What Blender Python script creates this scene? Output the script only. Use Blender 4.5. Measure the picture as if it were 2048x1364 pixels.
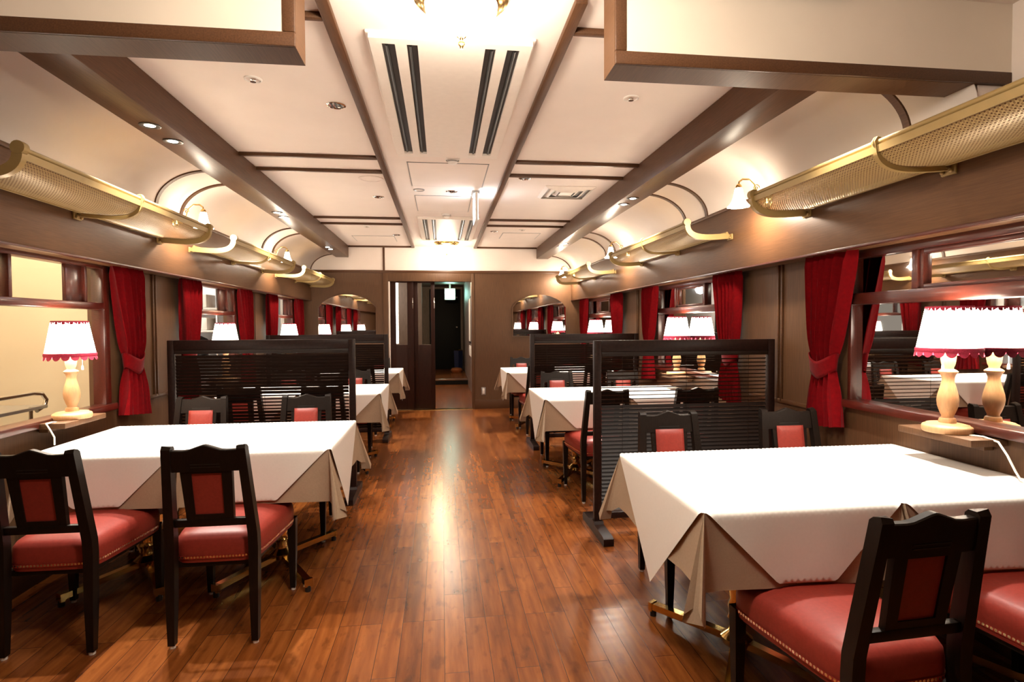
import bpy, bmesh, math, random
from mathutils import Vector, Matrix
random.seed(7)
for o in list(bpy.data.objects): bpy.data.objects.remove(o)
S = bpy.context.scene
COL = S.collection

# ------------------------------------------------------------------ camera, world, exposure
FPX = 1130.0
cd = bpy.data.cameras.new('camera'); cam = bpy.data.objects.new('camera', cd); COL.objects.link(cam)
cd.sensor_width = 36.0; cd.lens = FPX*36.0/2048.0; cd.clip_start = 0.02; cd.clip_end = 100
_yv = Vector(((883.5-1024)/FPX, (650.5-682)/FPX, 1.0)).normalized()      # world +Y seen in camera axes (x right, y down, z forward)
_up = Vector((math.sin(-0.009), -math.cos(-0.009), 0.0)); _up = (_up-_yv*_up.dot(_yv)).normalized()
_xv = _yv.cross(_up).normalized()
if _xv.x < 0: _xv = -_xv
_R = Matrix((_xv, _yv, _up))
_r, _u, _b = _R @ Vector((1, 0, 0)), _R @ Vector((0, -1, 0)), _R @ Vector((0, 0, -1))
M4 = Matrix.Identity(4)
for i in range(3): M4[i][0], M4[i][1], M4[i][2] = _r[i], _u[i], _b[i]
M4.translation = Vector((0, 0, 1.30)); cam.matrix_world = M4
S.camera = cam
W = bpy.data.worlds.new('world'); S.world = W; W.use_nodes = True
W.node_tree.nodes['Background'].inputs[0].default_value = (1.0, 0.86, 0.72, 1); W.node_tree.nodes['Background'].inputs[1].default_value = 0.10
S.view_settings.view_transform = 'Standard'; S.view_settings.look = 'None'; S.view_settings.exposure = 1.6; S.view_settings.gamma = 1.0
try: S.view_settings.use_curve_mapping = False
except Exception: pass
S.cycles.use_denoising = True
S.cycles.max_bounces = 7; S.cycles.diffuse_bounces = 4; S.cycles.glossy_bounces = 4; S.cycles.transparent_max_bounces = 10
S.cycles.caustics_reflective = False; S.cycles.caustics_refractive = False; S.cycles.sample_clamp_indirect = 6.0
PI = math.pi
WARM = (1.0, 0.84, 0.66); SPOTC = (1.0, 0.91, 0.80)
P_SPOT, P_SCONCE, E_SHADE, E_SCONCE, E_BOWL = 58.0, 9.0, 6.0, 12.0, 5.0

# ------------------------------------------------------------------ layout (metres, camera at x=0, y=0)
CX = 0.05                                   # room axis
XWL, XWR = -2.06, 2.17                      # wall planes under the valances
XVL, XVR = -1.925, 2.025                    # valance faces
YB, YF = 8.73, -2.6                         # back wall, wall behind the camera
HC = 2.50
ZV0, ZV1 = 1.675, 2.115                     # valance bottom, top
BX0, BX1, BZ = 1.425, 1.61, 2.325           # beam inner and outer offset from the axis, beam underside
WIN_L = [3.27, 5.45, 7.64]; WIN_R = [2.06, 4.74, 7.41]
TAB_L = [3.17, 5.37, 7.50]; TAB_R = [2.06, 4.75, 7.30]
PAR_L = [4.40, 6.58]; PAR_R = [3.42, 5.97]
ORD = ['front', 'middle', 'end']

# ------------------------------------------------------------------ materials
def nm(name):
    m = bpy.data.materials.new(name); m.use_nodes = True
    nt = m.node_tree; return m, nt, nt.nodes['Principled BSDF']
def _n(nt, t, **kw):
    n = nt.nodes.new(t)
    for k, v in kw.items():
        if k.startswith('i_'):
            key = k[2:]; n.inputs[int(key) if key.isdigit() else key].default_value = v
        else: setattr(n, k, v)
    return n
def mat(name, col, rough=0.5, metal=0.0, var=0.08, scale=30.0, bump=0.0, spec=0.5, coat=0.0, sheen=0.0, stretch=(1, 1, 1), grain=0.0):
    m, nt, p = nm(name)
    tc = _n(nt, 'ShaderNodeTexCoord'); mp = _n(nt, 'ShaderNodeMapping'); mp.inputs['Scale'].default_value = stretch
    nt.links.new(tc.outputs['Object'], mp.inputs[0])
    no = _n(nt, 'ShaderNodeTexNoise'); no.inputs['Scale'].default_value = scale; no.inputs['Detail'].default_value = 5
    nt.links.new(mp.outputs[0], no.inputs[0])
    cr = _n(nt, 'ShaderNodeValToRGB')
    v = max(var, grain)
    cr.color_ramp.elements[0].position = 0.3; cr.color_ramp.elements[1].position = 0.7
    cr.color_ramp.elements[0].color = tuple(c*(1-v) for c in col)+(1,)
    cr.color_ramp.elements[1].color = tuple(min(1, c*(1+v)) for c in col)+(1,)
    nt.links.new(no.outputs[0], cr.inputs[0]); nt.links.new(cr.outputs[0], p.inputs['Base Color'])
    p.inputs['Roughness'].default_value = rough; p.inputs['Metallic'].default_value = metal
    p.inputs['Specular IOR Level'].default_value = spec
    if coat: p.inputs['Coat Weight'].default_value = coat; p.inputs['Coat Roughness'].default_value = 0.15
    if sheen: p.inputs['Sheen Weight'].default_value = sheen
    if bump:
        b = _n(nt, 'ShaderNodeBump'); b.inputs['Strength'].default_value = bump; b.inputs['Distance'].default_value = 0.003
        nt.links.new(no.outputs[0], b.inputs['Height']); nt.links.new(b.outputs[0], p.inputs['Normal'])
    return m
def emis(name, col, strength, base=(0.9, 0.88, 0.82)):
    m, nt, p = nm(name)
    p.inputs['Base Color'].default_value = base+(1,); p.inputs['Emission Color'].default_value = col+(1,); p.inputs['Emission Strength'].default_value = strength
    tc = _n(nt, 'ShaderNodeTexCoord'); no = _n(nt, 'ShaderNodeTexNoise'); no.inputs['Scale'].default_value = 60
    nt.links.new(tc.outputs['Object'], no.inputs[0])
    mr = _n(nt, 'ShaderNodeMapRange'); mr.inputs[3].default_value = 0.35; mr.inputs[4].default_value = 0.5
    nt.links.new(no.outputs[0], mr.inputs[0]); nt.links.new(mr.outputs[0], p.inputs['Roughness'])
    return m
MT = {}
MT['cream'] = mat('cream_ceiling_paint', (0.84, 0.74, 0.665), 0.75, var=0.02, scale=4)
MT['cream_panel'] = mat('cream_panel_cloth', (0.80, 0.71, 0.60), 0.8, var=0.02, scale=5)
MT['brown'] = mat('brown_wood_veneer', (0.086, 0.037, 0.016), 0.38, grain=0.22, scale=14, stretch=(14, 0.6, 14), spec=0.26)
MT['brown_v'] = mat('brown_wood_panel_vertical', (0.104, 0.049, 0.021), 0.55, grain=0.22, scale=16, stretch=(16, 16, 0.5), spec=0.35)
MT['brown_h'] = mat('brown_valance_wood', (0.108, 0.050, 0.022), 0.45, grain=0.16, scale=16, stretch=(14, 0.6, 14), spec=0.22)
MT['mahogany'] = mat('mahogany_frame_wood', (0.062, 0.011, 0.006), 0.28, grain=0.25, scale=16, stretch=(10, 1, 10), spec=0.6, coat=0.3)
MT['dark'] = mat('dark_stained_wood', (0.0085, 0.0047, 0.0030), 0.40, grain=0.3, scale=20, stretch=(8, 8, 1), spec=0.22)
MT['screenwood'] = mat('dark_reddish_screen_wood', (0.0155, 0.0058, 0.0040), 0.42, grain=0.3, scale=20, stretch=(3, 8, 3), spec=0.22)
MT['blind'] = mat('dark_blind_slat', (0.014, 0.0068, 0.0043), 0.45, var=0.2, scale=10, stretch=(1, 8, 8), spec=0.30)
MT['door'] = mat('dark_door_wood', (0.022, 0.006, 0.003), 0.5, grain=0.25, scale=15, stretch=(14, 14, 0.6), spec=0.15)
MT['leather'] = mat('red_leather', (0.26, 0.030, 0.020), 0.45, var=0.10, scale=90, bump=0.10, spec=0.45)
MT['velvet'] = mat('red_velvet_curtain', (0.125, 0.0006, 0.002), 0.85, var=0.15, scale=50, sheen=0.05, spec=0.06)
MT['linen'] = mat('white_linen', (0.86, 0.83, 0.79), 0.8, var=0.015, scale=120, bump=0.02, spec=0.2)
MT['beige'] = mat('beige_linen', (0.44, 0.33, 0.235), 0.85, var=0.05, scale=160, bump=0.06, spec=0.2)
MT['brass'] = mat('polished_brass', (0.78, 0.55, 0.20), 0.16, metal=1.0, var=0.05, scale=20)
MT['gold'] = mat('gold_lacquered_metal', (0.30, 0.20, 0.072), 0.42, metal=0.2, var=0.04, scale=25)
MT['pine'] = mat('pale_turned_wood', (0.54, 0.31, 0.15), 0.45, grain=0.10, scale=18, stretch=(10, 10, 1))
MT['white'] = mat('white_plastic', (0.80, 0.76, 0.70), 0.4, var=0.02)
MT['acwhite'] = mat('cream_white_plastic', (0.82, 0.74, 0.66), 0.45, var=0.02)
MT['black'] = mat('black_plastic', (0.012, 0.011, 0.010), 0.4, var=0.1)
MT['grey'] = mat('grey_metal', (0.35, 0.34, 0.33), 0.35, metal=0.6)
MT['chrome'] = mat('chrome', (0.75, 0.72, 0.68), 0.10, metal=1.0, var=0.02)
MT['blackdoor'] = mat('black_painted_door', (0.004, 0.004, 0.0035), 0.6, var=0.1, spec=0.2)
MT['yellowwall'] = mat('pale_yellow_wall', (0.76, 0.64, 0.46), 0.7, var=0.02, scale=3)
MT['kitchen'] = mat('kitchen_white_wall', (0.75, 0.75, 0.76), 0.5, var=0.03, scale=5)
MT['steel'] = mat('brushed_steel', (0.55, 0.55, 0.56), 0.3, metal=0.9, stretch=(1, 1, 12))
MT['blue'] = mat('blue_plastic', (0.08, 0.30, 0.62), 0.4)
MT['navy'] = mat('navy_plastic', (0.02, 0.028, 0.09), 0.4)
MT['orange'] = mat('orange_brown_leather', (0.42, 0.13, 0.04), 0.45)
MT['fringe'] = mat('crimson_fringe', (0.42, 0.022, 0.06), 0.8, var=0.25, scale=200)
MT['paper'] = mat('printed_paper', (0.7, 0.68, 0.62), 0.6, var=0.12, scale=18)
MT['corridor'] = mat('corridor_brown_wall', (0.15, 0.10, 0.07), 0.5, var=0.15, scale=8, stretch=(4, 4, 1))
MT['shade'] = emis('lit_lamp_shade', (1.0, 0.90, 0.74), E_SHADE)
MT['glassbell'] = emis('lit_bell_glass', (1.0, 0.86, 0.66), E_SCONCE)
MT['bowl'] = emis('lit_ceiling_bowl', (1.0, 0.88, 0.68), E_BOWL)
MT['bulb'] = emis('lit_spot_lens', (1.0, 0.94, 0.84), 20.0)
MT['exit'] = emis('lit_exit_panel', (0.86, 0.92, 1.0), 4.5)
MT['exitgreen'] = emis('lit_green_exit_panel', (0.45, 1.0, 0.82), 5.0)
MT['tube'] = emis('lit_tube', (1.0, 0.97, 1.0), 5.0)
MT['mirror'] = mat('mirror_glass', (0.86, 0.85, 0.83), 0.015, metal=1.0, var=0.0)

def glass_mat():
    m, nt, p = nm('window_glass')
    nt.nodes.remove(p)
    out = nt.nodes['Material Output']
    tr = _n(nt, 'ShaderNodeBsdfTransparent'); gl = _n(nt, 'ShaderNodeBsdfGlossy'); gl.inputs['Roughness'].default_value = 0.02
    lw = _n(nt, 'ShaderNodeFresnel'); lw.inputs[0].default_value = 1.18
    ge = _n(nt, 'ShaderNodeNewGeometry'); iv = _n(nt, 'ShaderNodeMath', operation='SUBTRACT'); iv.inputs[0].default_value = 1.0; fm = _n(nt, 'ShaderNodeMath', operation='MULTIPLY')
    nt.links.new(ge.outputs['Backfacing'], iv.inputs[1]); nt.links.new(iv.outputs[0], fm.inputs[0]); nt.links.new(lw.outputs[0], fm.inputs[1])
    mx = _n(nt, 'ShaderNodeMixShader'); tr.inputs[0].default_value = (0.94, 0.95, 0.94, 1)
    nt.links.new(fm.outputs[0], mx.inputs[0]); nt.links.new(tr.outputs[0], mx.inputs[1]); nt.links.new(gl.outputs[0], mx.inputs[2]); nt.links.new(mx.outputs[0], out.inputs[0])
    return m
MT['glass'] = glass_mat()

def floor_mat():
    m, nt, p = nm('reddish_plank_floor'); L = nt.links.new
    tc = _n(nt, 'ShaderNodeTexCoord'); mp = _n(nt, 'ShaderNodeMapping'); mp.inputs['Rotation'].default_value = (0, 0, PI/2)
    L(tc.outputs['Object'], mp.inputs[0])
    br = _n(nt, 'ShaderNodeTexBrick'); br.offset = 0.37; br.offset_frequency = 3; br.squash = 1.0
    br.inputs['Color1'].default_value = (0, 0, 0, 1); br.inputs['Color2'].default_value = (1, 1, 1, 1); br.inputs['Mortar'].default_value = (0.5, 0.5, 0.5, 1)
    br.inputs['Scale'].default_value = 1.0; br.inputs['Mortar Size'].default_value = 0.0011; br.inputs['Mortar Smooth'].default_value = 0.2
    br.inputs['Bias'].default_value = 0.0; br.inputs['Brick Width'].default_value = 0.62; br.inputs['Row Height'].default_value = 0.09
    L(mp.outputs[0], br.inputs[0])
    g = _n(nt, 'ShaderNodeMapping'); g.inputs['Scale'].default_value = (14, 1.3, 14); L(tc.outputs['Object'], g.inputs[0])
    no = _n(nt, 'ShaderNodeTexNoise'); no.noise_dimensions = '4D'; no.inputs['Scale'].default_value = 2.4; no.inputs['Detail'].default_value = 7; no.inputs['Roughness'].default_value = 0.5
    ml = _n(nt, 'ShaderNodeMath', operation='MULTIPLY'); ml.inputs[1].default_value = 17.0
    sp = _n(nt, 'ShaderNodeSeparateColor'); L(br.outputs['Color'], sp.inputs[0]); L(sp.outputs[0], ml.inputs[0])
    L(g.outputs[0], no.inputs['Vector']); L(ml.outputs[0], no.inputs['W'])
    ramp = _n(nt, 'ShaderNodeValToRGB'); e = ramp.color_ramp.elements
    e[0].position = 0.16; e[0].color = (0.085, 0.020, 0.0045, 1); e[1].position = 0.86; e[1].color = (0.33, 0.108, 0.024, 1)
    k = ramp.color_ramp.elements.new(0.5); k.color = (0.205, 0.059, 0.0125, 1)
    ad = _n(nt, 'ShaderNodeMath', operation='MULTIPLY_ADD'); ad.inputs[1].default_value = 0.26
    sb = _n(nt, 'ShaderNodeMath', operation='SUBTRACT'); sb.inputs[1].default_value = 0.13
    L(sp.outputs[0], ad.inputs[0]); L(no.outputs[0], ad.inputs[2]); L(ad.outputs[0], sb.inputs[0]); L(sb.outputs[0], ramp.inputs[0])
    n2 = _n(nt, 'ShaderNodeTexNoise'); n2.inputs['Scale'].default_value = 9.0; n2.inputs['Detail'].default_value = 4
    gg = _n(nt, 'ShaderNodeMapping'); gg.inputs['Scale'].default_value = (2.2, 1, 1); L(tc.outputs['Object'], gg.inputs[0]); L(gg.outputs[0], n2.inputs[0])
    kr = _n(nt, 'ShaderNodeValToRGB'); kr.color_ramp.elements[0].position = 0.30; kr.color_ramp.elements[0].color = (0.35, 0.3, 0.28, 1); kr.color_ramp.elements[1].position = 0.44; kr.color_ramp.elements[1].color = (1, 1, 1, 1)
    L(n2.outputs[0], kr.inputs[0])
    mu = _n(nt, 'ShaderNodeMix', data_type='RGBA', blend_type='MULTIPLY'); mu.inputs[0].default_value = 0.55
    L(ramp.outputs[0], mu.inputs[6]); L(kr.outputs[0], mu.inputs[7])
    mo = _n(nt, 'ShaderNodeMix', data_type='RGBA'); mo.inputs[7].default_value = (0.028, 0.008, 0.004, 1)
    L(br.outputs['Fac'], mo.inputs[0]); L(mu.outputs[2], mo.inputs[6]); L(mo.outputs[2], p.inputs['Base Color'])
    p.inputs['Roughness'].default_value = 0.26; p.inputs['Specular IOR Level'].default_value = 0.5
    mr = _n(nt, 'ShaderNodeMapRange'); mr.inputs[3].default_value = 0.20; mr.inputs[4].default_value = 0.32
    p.inputs['Roughness'].default_value = 0.25
    wv = _n(nt, 'ShaderNodeTexNoise'); wv.inputs['Scale'].default_value = 1.2; wv.inputs['Detail'].default_value = 0
    wg = _n(nt, 'ShaderNodeMapping'); wg.inputs['Scale'].default_value = (26, 1.3, 1); L(tc.outputs['Object'], wg.inputs[0]); L(wg.outputs[0], wv.inputs['Vector'])
    b1 = _n(nt, 'ShaderNodeBump'); b1.inputs['Strength'].default_value = 0.06; b1.inputs['Distance'].default_value = 0.004; L(wv.outputs[0], b1.inputs['Height'])
    b2 = _n(nt, 'ShaderNodeBump', invert=True); b2.inputs['Strength'].default_value = 0.12; b2.inputs['Distance'].default_value = 0.001; L(br.outputs['Fac'], b2.inputs['Height']); L(b1.outputs[0], b2.inputs['Normal']); L(b2.outputs[0], p.inputs['Normal'])
    return m
MT['floor'] = floor_mat()

def perf_mat():
    """gold sheet with rows of round holes and short slits (UV in metres)"""
    m, nt, p = nm('perforated_gold_sheet'); L = nt.links.new
    p.inputs['Base Color'].default_value = (0.32, 0.215, 0.085, 1); p.inputs['Metallic'].default_value = 0.2; p.inputs['Roughness'].default_value = 0.45
    uv = _n(nt, 'ShaderNodeTexCoord'); sx = _n(nt, 'ShaderNodeSeparateXYZ'); L(uv.outputs['UV'], sx.inputs[0])
    def M(op, a, b=None, c=None):
        n = _n(nt, 'ShaderNodeMath', operation=op)
        for i, v in enumerate((a, b, c)):
            if v is None: continue
            if isinstance(v, (int, float)): n.inputs[i].default_value = v
            else: L(v, n.inputs[i])
        return n.outputs[0]
    cell = 0.0165
    fu = M('SUBTRACT', M('FRACT', M('DIVIDE', sx.outputs[0], cell)), 0.5); fv = M('SUBTRACT', M('FRACT', M('DIVIDE', sx.outputs[1], cell*0.8)), 0.5)
    rad = M('SQRT', M('ADD', M('MULTIPLY', fu, fu), M('MULTIPLY', fv, fv)))
    hole = M('LESS_THAN', rad, 0.22)
    au = M('ABSOLUTE', fu); av = M('ABSOLUTE', fv)
    slit = M('MULTIPLY', M('LESS_THAN', M('ABSOLUTE', M('SUBTRACT', au, 0.40)), 0.045), M('GREATER_THAN', av, 0.17))
    msk = M('MAXIMUM', hole, slit)
    L(M('SUBTRACT', 1.0, msk), p.inputs['Alpha'])
    return m
MT['perf'] = perf_mat()

def nail_mat():
    m, nt, p = nm('brass_nail_trim'); L = nt.links.new
    uv = _n(nt, 'ShaderNodeTexCoord'); sx = _n(nt, 'ShaderNodeSeparateXYZ'); L(uv.outputs['UV'], sx.inputs[0])
    def M(op, a, b=None):
        n = _n(nt, 'ShaderNodeMath', operation=op)
        for i, v in enumerate((a, b)):
            if v is None: continue
            if isinstance(v, (int, float)): n.inputs[i].default_value = v
            else: L(v, n.inputs[i])
        return n.outputs[0]
    fu = M('SUBTRACT', M('FRACT', M('DIVIDE', sx.outputs[0], 0.0125)), 0.5); fv = M('SUBTRACT', sx.outputs[1], 0.5)
    r = M('SQRT', M('ADD', M('MULTIPLY', fu, fu), M('MULTIPLY', fv, fv)))
    k = M('LESS_THAN', r, 0.34)
    mx = _n(nt, 'ShaderNodeMix', data_type='RGBA'); mx.inputs[6].default_value = (0.30, 0.032, 0.022, 1); mx.inputs[7].default_value = (0.95, 0.86, 0.70, 1)
    L(k, mx.inputs[0]); L(mx.outputs[2], p.inputs['Base Color']); L(k, p.inputs['Metallic']); p.inputs['Roughness'].default_value = 0.25
    return m
MT['nails'] = nail_mat()

# ------------------------------------------------------------------ mesh builder
class MB:
    def __init__(s): s.v = []; s.f = []; s.uv = []
    def add(s, vs, fs, uvs=None):
        o = len(s.v); s.v += [tuple(v) for v in vs]
        for i, f in enumerate(fs):
            s.f.append(tuple(o+k for k in f)); s.uv.append(uvs[i] if uvs else None)
        return s
    def box(s, x0, x1, y0, y1, z0, z1, bev=0.0, taper=None):
        x0, x1 = sorted((x0, x1)); y0, y1 = sorted((y0, y1)); z0, z1 = sorted((z0, z1))
        if bev <= 0:
            v = [(x0, y0, z0), (x1, y0, z0), (x1, y1, z0), (x0, y1, z0), (x0, y0, z1), (x1, y0, z1), (x1, y1, z1), (x0, y1, z1)]
            s.add(v, [(3, 2, 1, 0), (4, 5, 6, 7), (0, 1, 5, 4), (1, 2, 6, 5), (2, 3, 7, 6), (3, 0, 4, 7)])
        else:
            b = bmesh.new(); bmesh.ops.create_cube(b, size=1.0)
            for q in b.verts: q.co = Vector(((x0+x1)/2+q.co.x*(x1-x0), (y0+y1)/2+q.co.y*(y1-y0), (z0+z1)/2+q.co.z*(z1-z0)))
            bev = min(bev, 0.45*min(x1-x0, y1-y0, z1-z0))
            bmesh.ops.bevel(b, geom=list(b.edges), offset=bev, segments=2, profile=0.5, affect='EDGES')
            b.verts.index_update(); s.add([q.co.copy() for q in b.verts], [tuple(q.index for q in f.verts) for f in b.faces]); b.free()
        return s
    def prism(s, poly, a0, a1, axis='x'):
        """extrude a 2D polygon along an axis: x -> poly is (y,z), y -> (x,z), z -> (x,y)"""
        def P(p, a): return {'x': (a, p[0], p[1]), 'y': (p[0], a, p[1]), 'z': (p[0], p[1], a)}[axis]
        n = len(poly); v = [P(p, a0) for p in poly]+[P(p, a1) for p in poly]
        s.add(v, [tuple(range(n))[::-1], tuple(range(n, 2*n))]+[(i, (i+1) % n, n+(i+1) % n, n+i) for i in range(n)]); return s
    def lathe(s, prof, c=(0, 0, 0), seg=24, cap=True, fn=None):
        n = len(prof); v = []
        for i in range(seg):
            a = 2*PI*i/seg
            for j, (r, z) in enumerate(prof):
                rr = fn(r, z, a) if fn else r
                v.append((c[0]+rr*math.cos(a), c[1]+rr*math.sin(a), c[2]+z))
        f = []
        for i in range(seg):
            k = (i+1) % seg
            for j in range(n-1): f.append((i*n+j, k*n+j, k*n+j+1, i*n+j+1))
        if cap:
            if prof[0][0] > 1e-5: f.append(tuple(i*n for i in range(seg))[::-1])
            if prof[-1][0] > 1e-5: f.append(tuple(i*n+n-1 for i in range(seg)))
        return s.add(v, f)
    def tube(s, pts, r, seg=8, cap=True, flat=None):
        """sweep a circle (or a rectangle, flat=(half width, half thickness, width axis)) along points"""
        pts = [Vector(p) for p in pts]; n = len(pts); v = []; N = None
        rr = r if isinstance(r, (list, tuple)) else [r]*n
        m = 4 if flat else seg
        for i, p in enumerate(pts):
            t = (pts[min(i+1, n-1)]-pts[max(i-1, 0)]).normalized()
            if flat: N = Vector(flat[2])
            elif N is None: N = t.orthogonal()
            N = (N-t*N.dot(t)).normalized(); B = t.cross(N)
            for k in range(m):
                if flat:
                    a, b = ((1, 1), (-1, 1), (-1, -1), (1, -1))[k]; v.append(p+N*flat[0]*a+B*flat[1]*b)
                else:
                    a = 2*PI*k/seg; v.append(p+(N*math.cos(a)+B*math.sin(a))*rr[i])
        f = [(i*m+k, i*m+(k+1) % m, (i+1)*m+(k+1) % m, (i+1)*m+k) for i in range(n-1) for k in range(m)]
        if cap: f += [tuple(range(m))[::-1], tuple((n-1)*m+k for k in range(m))]
        return s.add(v, f)
    def grid(s, fn, nu, nv, uvfn=None, close_u=False):
        v = [fn(i/nu, j/nv) for i in range(nu+(0 if close_u else 1)) for j in range(nv+1)]
        f, u = [], []; w = nv+1; N = nu if close_u else nu+1
        for i in range(nu):
            for j in range(nv):
                f.append((i*w+j, ((i+1) % N)*w+j, ((i+1) % N)*w+j+1, i*w+j+1))
                if uvfn: u.append([uvfn(a/nu, b/nv) for a, b in ((i, j), (i+1, j), (i+1, j+1), (i, j+1))])
        return s.add(v, f, u if uvfn else None)
    def ball(s, c, r, seg=12, sc=(1, 1, 1)):
        return s.lathe([(r*math.sin(PI*k/8)*sc[0], -r*math.cos(PI*k/8)*sc[2]) for k in range(9)], c, seg, cap=False)
    def build(s, name, m, parent=None, smooth=True, ang=38, recalc=True, solid=0.0):
        me = bpy.data.meshes.new(name)
        me.from_pydata(s.v, [], s.f)
        if any(u for u in s.uv):
            ul = me.uv_layers.new(name='UVMap')
            for pl, u in zip(me.polygons, s.uv):
                if u:
                    for li, q in zip(pl.loop_indices, u): ul.data[li].uv = q
        if recalc:
            b = bmesh.new(); b.from_mesh(me); bmesh.ops.recalc_face_normals(b, faces=b.faces); b.to_mesh(me); b.free()
        if smooth:
            me.polygons.foreach_set('use_smooth', [True]*len(me.polygons))
            me.set_sharp_from_angle(angle=math.radians(ang))
        me.materials.append(MT[m] if isinstance(m, str) else m)
        o = bpy.data.objects.new(name, me); COL.objects.link(o)
        if parent is not None: o.parent = parent
        if solid:
            md = o.modifiers.new('thickness', 'SOLIDIFY'); md.thickness = solid; md.offset = 0
        return o
def tag(o, label, cat, group=None):
    o['label'] = label; o['category'] = cat
    if group: o['group'] = group
    return o
def thing(name, label, cat, loc=(0, 0, 0), rz=0.0, group=None):
    o = bpy.data.objects.new(name, None); COL.objects.link(o); o.location = loc; o.rotation_euler = (0, 0, rz); o.empty_display_size = 0.05
    return tag(o, label, cat, group)
def copy_tree(o, parent=None):
    c = o.copy(); COL.objects.link(c)
    if parent is not None: c.parent = parent
    for ch in list(o.children): copy_tree(ch, c)
    return c
def place(first, store, loc, rz, label, group=None):
    """the first call places the built thing itself, later calls a copy"""
    o = first if not store else copy_tree(first)
    store.append(o); o.location = loc; o.rotation_euler = (0, 0, rz); o['label'] = label
    if group: o['group'] = group
    return o
def struct(o): o['kind'] = 'structure'; return o
def spot(name, loc, power, parent=None, angle=80, blend=0.7, col=SPOTC, r=0.03, tilt=(0, 0, 0)):
    l = bpy.data.lights.new(name, 'SPOT'); l.energy = power; l.color = col; l.spot_size = math.radians(angle); l.spot_blend = blend; l.shadow_soft_size = r
    o = bpy.data.objects.new(name, l); COL.objects.link(o); o.location = loc; o.rotation_euler = tilt
    if parent is not None: o.parent = parent
    return o
def point(name, loc, power, parent=None, col=WARM, r=0.04):
    l = bpy.data.lights.new(name, 'POINT'); l.energy = power; l.color = col; l.shadow_soft_size = r
    o = bpy.data.objects.new(name, l); COL.objects.link(o); o.location = loc
    if parent is not None: o.parent = parent
    return o

# ------------------------------------------------------------------ room shell
struct(MB().box(-2.30, 2.40, YF, YB+0.02, -0.06, 0).build('floor', 'floor', smooth=False))
struct(MB().box(-2.30, 2.40, YF, YB+0.1, HC, HC+0.06).build('ceiling', 'cream', smooth=False))
TRN = [0]
def trim(mb, m, **k):
    TRN[0] += 1; return struct(mb.build('trim_%d' % TRN[0], m, **k))
# long walls with window openings
def long_wall(name, x0, x1, wins, half, zs, zt):
    mb = MB(); cuts = sorted(wins); y = YF
    for c in cuts:
        mb.box(x0, x1, y, c-half, 0, HC); mb.box(x0, x1, c-half, c+half, 0, zs); mb.box(x0, x1, c-half, c+half, zt, HC); y = c+half
    mb.box(x0, x1, y, YB, 0, HC)
    return struct(mb.build(name, 'brown_v', smooth=False))
ZS_L, ZS_R, ZT = 0.80, 0.865, 1.70
HL, HR = 0.50, 0.70
long_wall('wall_left', XWL-0.10, XWL, WIN_L, HL, ZS_L, ZT)
long_wall('wall_right', XWR, XWR+0.10, WIN_R, HR, ZS_R, ZT)
struct(MB().box(-2.3, 2.4, YF-0.1, YF, 0, HC).build('wall_front', 'brown_v', smooth=False))
# back wall with the doorway
DX0, DX1, DZ = -0.80, 0.455, 1.97
wb = MB(); wb.box(-2.3, DX0, YB, YB+0.12, 0, 2.13); wb.box(DX1, 2.4, YB, YB+0.12, 0, 2.13); wb.box(DX0, DX1, YB, YB+0.12, DZ, 2.13)
struct(wb.build('wall_back', 'brown_v', smooth=False))
trim(MB().box(-2.3, 2.4, YB, YB+0.12, 2.13, HC), 'cream', smooth=False)
trim(MB().box(-2.0, 2.1, YB-0.012, YB, 2.095, 2.135, 0.003), 'brown')
trim(MB().box(-0.875, -0.845, YB-0.014, YB, 2.135, HC, 0.003), 'brown')
for a, b in ((-0.875, -0.80), (0.455, 0.50)): trim(MB().box(a, b, YB-0.015, YB, 0, 2.095, 0.003), 'brown_v')
trim(MB().box(-0.80, 0.455, YB-0.010, YB, DZ, 2.095, 0.003), 'brown_v')
trim(MB().box(-0.80, 0.47, YB-0.02, YB+0.1, 0.0, 0.006), 'brass')
trim(MB().box(-0.80, -0.775, YB+0.005, YB+0.03, 0.63, DZ, 0.003), 'cream')  # lit edge of the door jamb, painted as a pale strip
struct(MB().box(0.50, 2.15, YB-0.012, YB, 0, 0.14, 0.003).build('baseboard_back', 'brown'))
struct(MB().box(XWR-0.014, XWR, YF, YB, 0, 0.11, 0.003).build('baseboard_right', 'brown'))
struct(MB().box(XWL, XWL+0.014, YF, YB, 0, 0.11, 0.003).build('baseboard_left', 'brown'))
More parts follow.
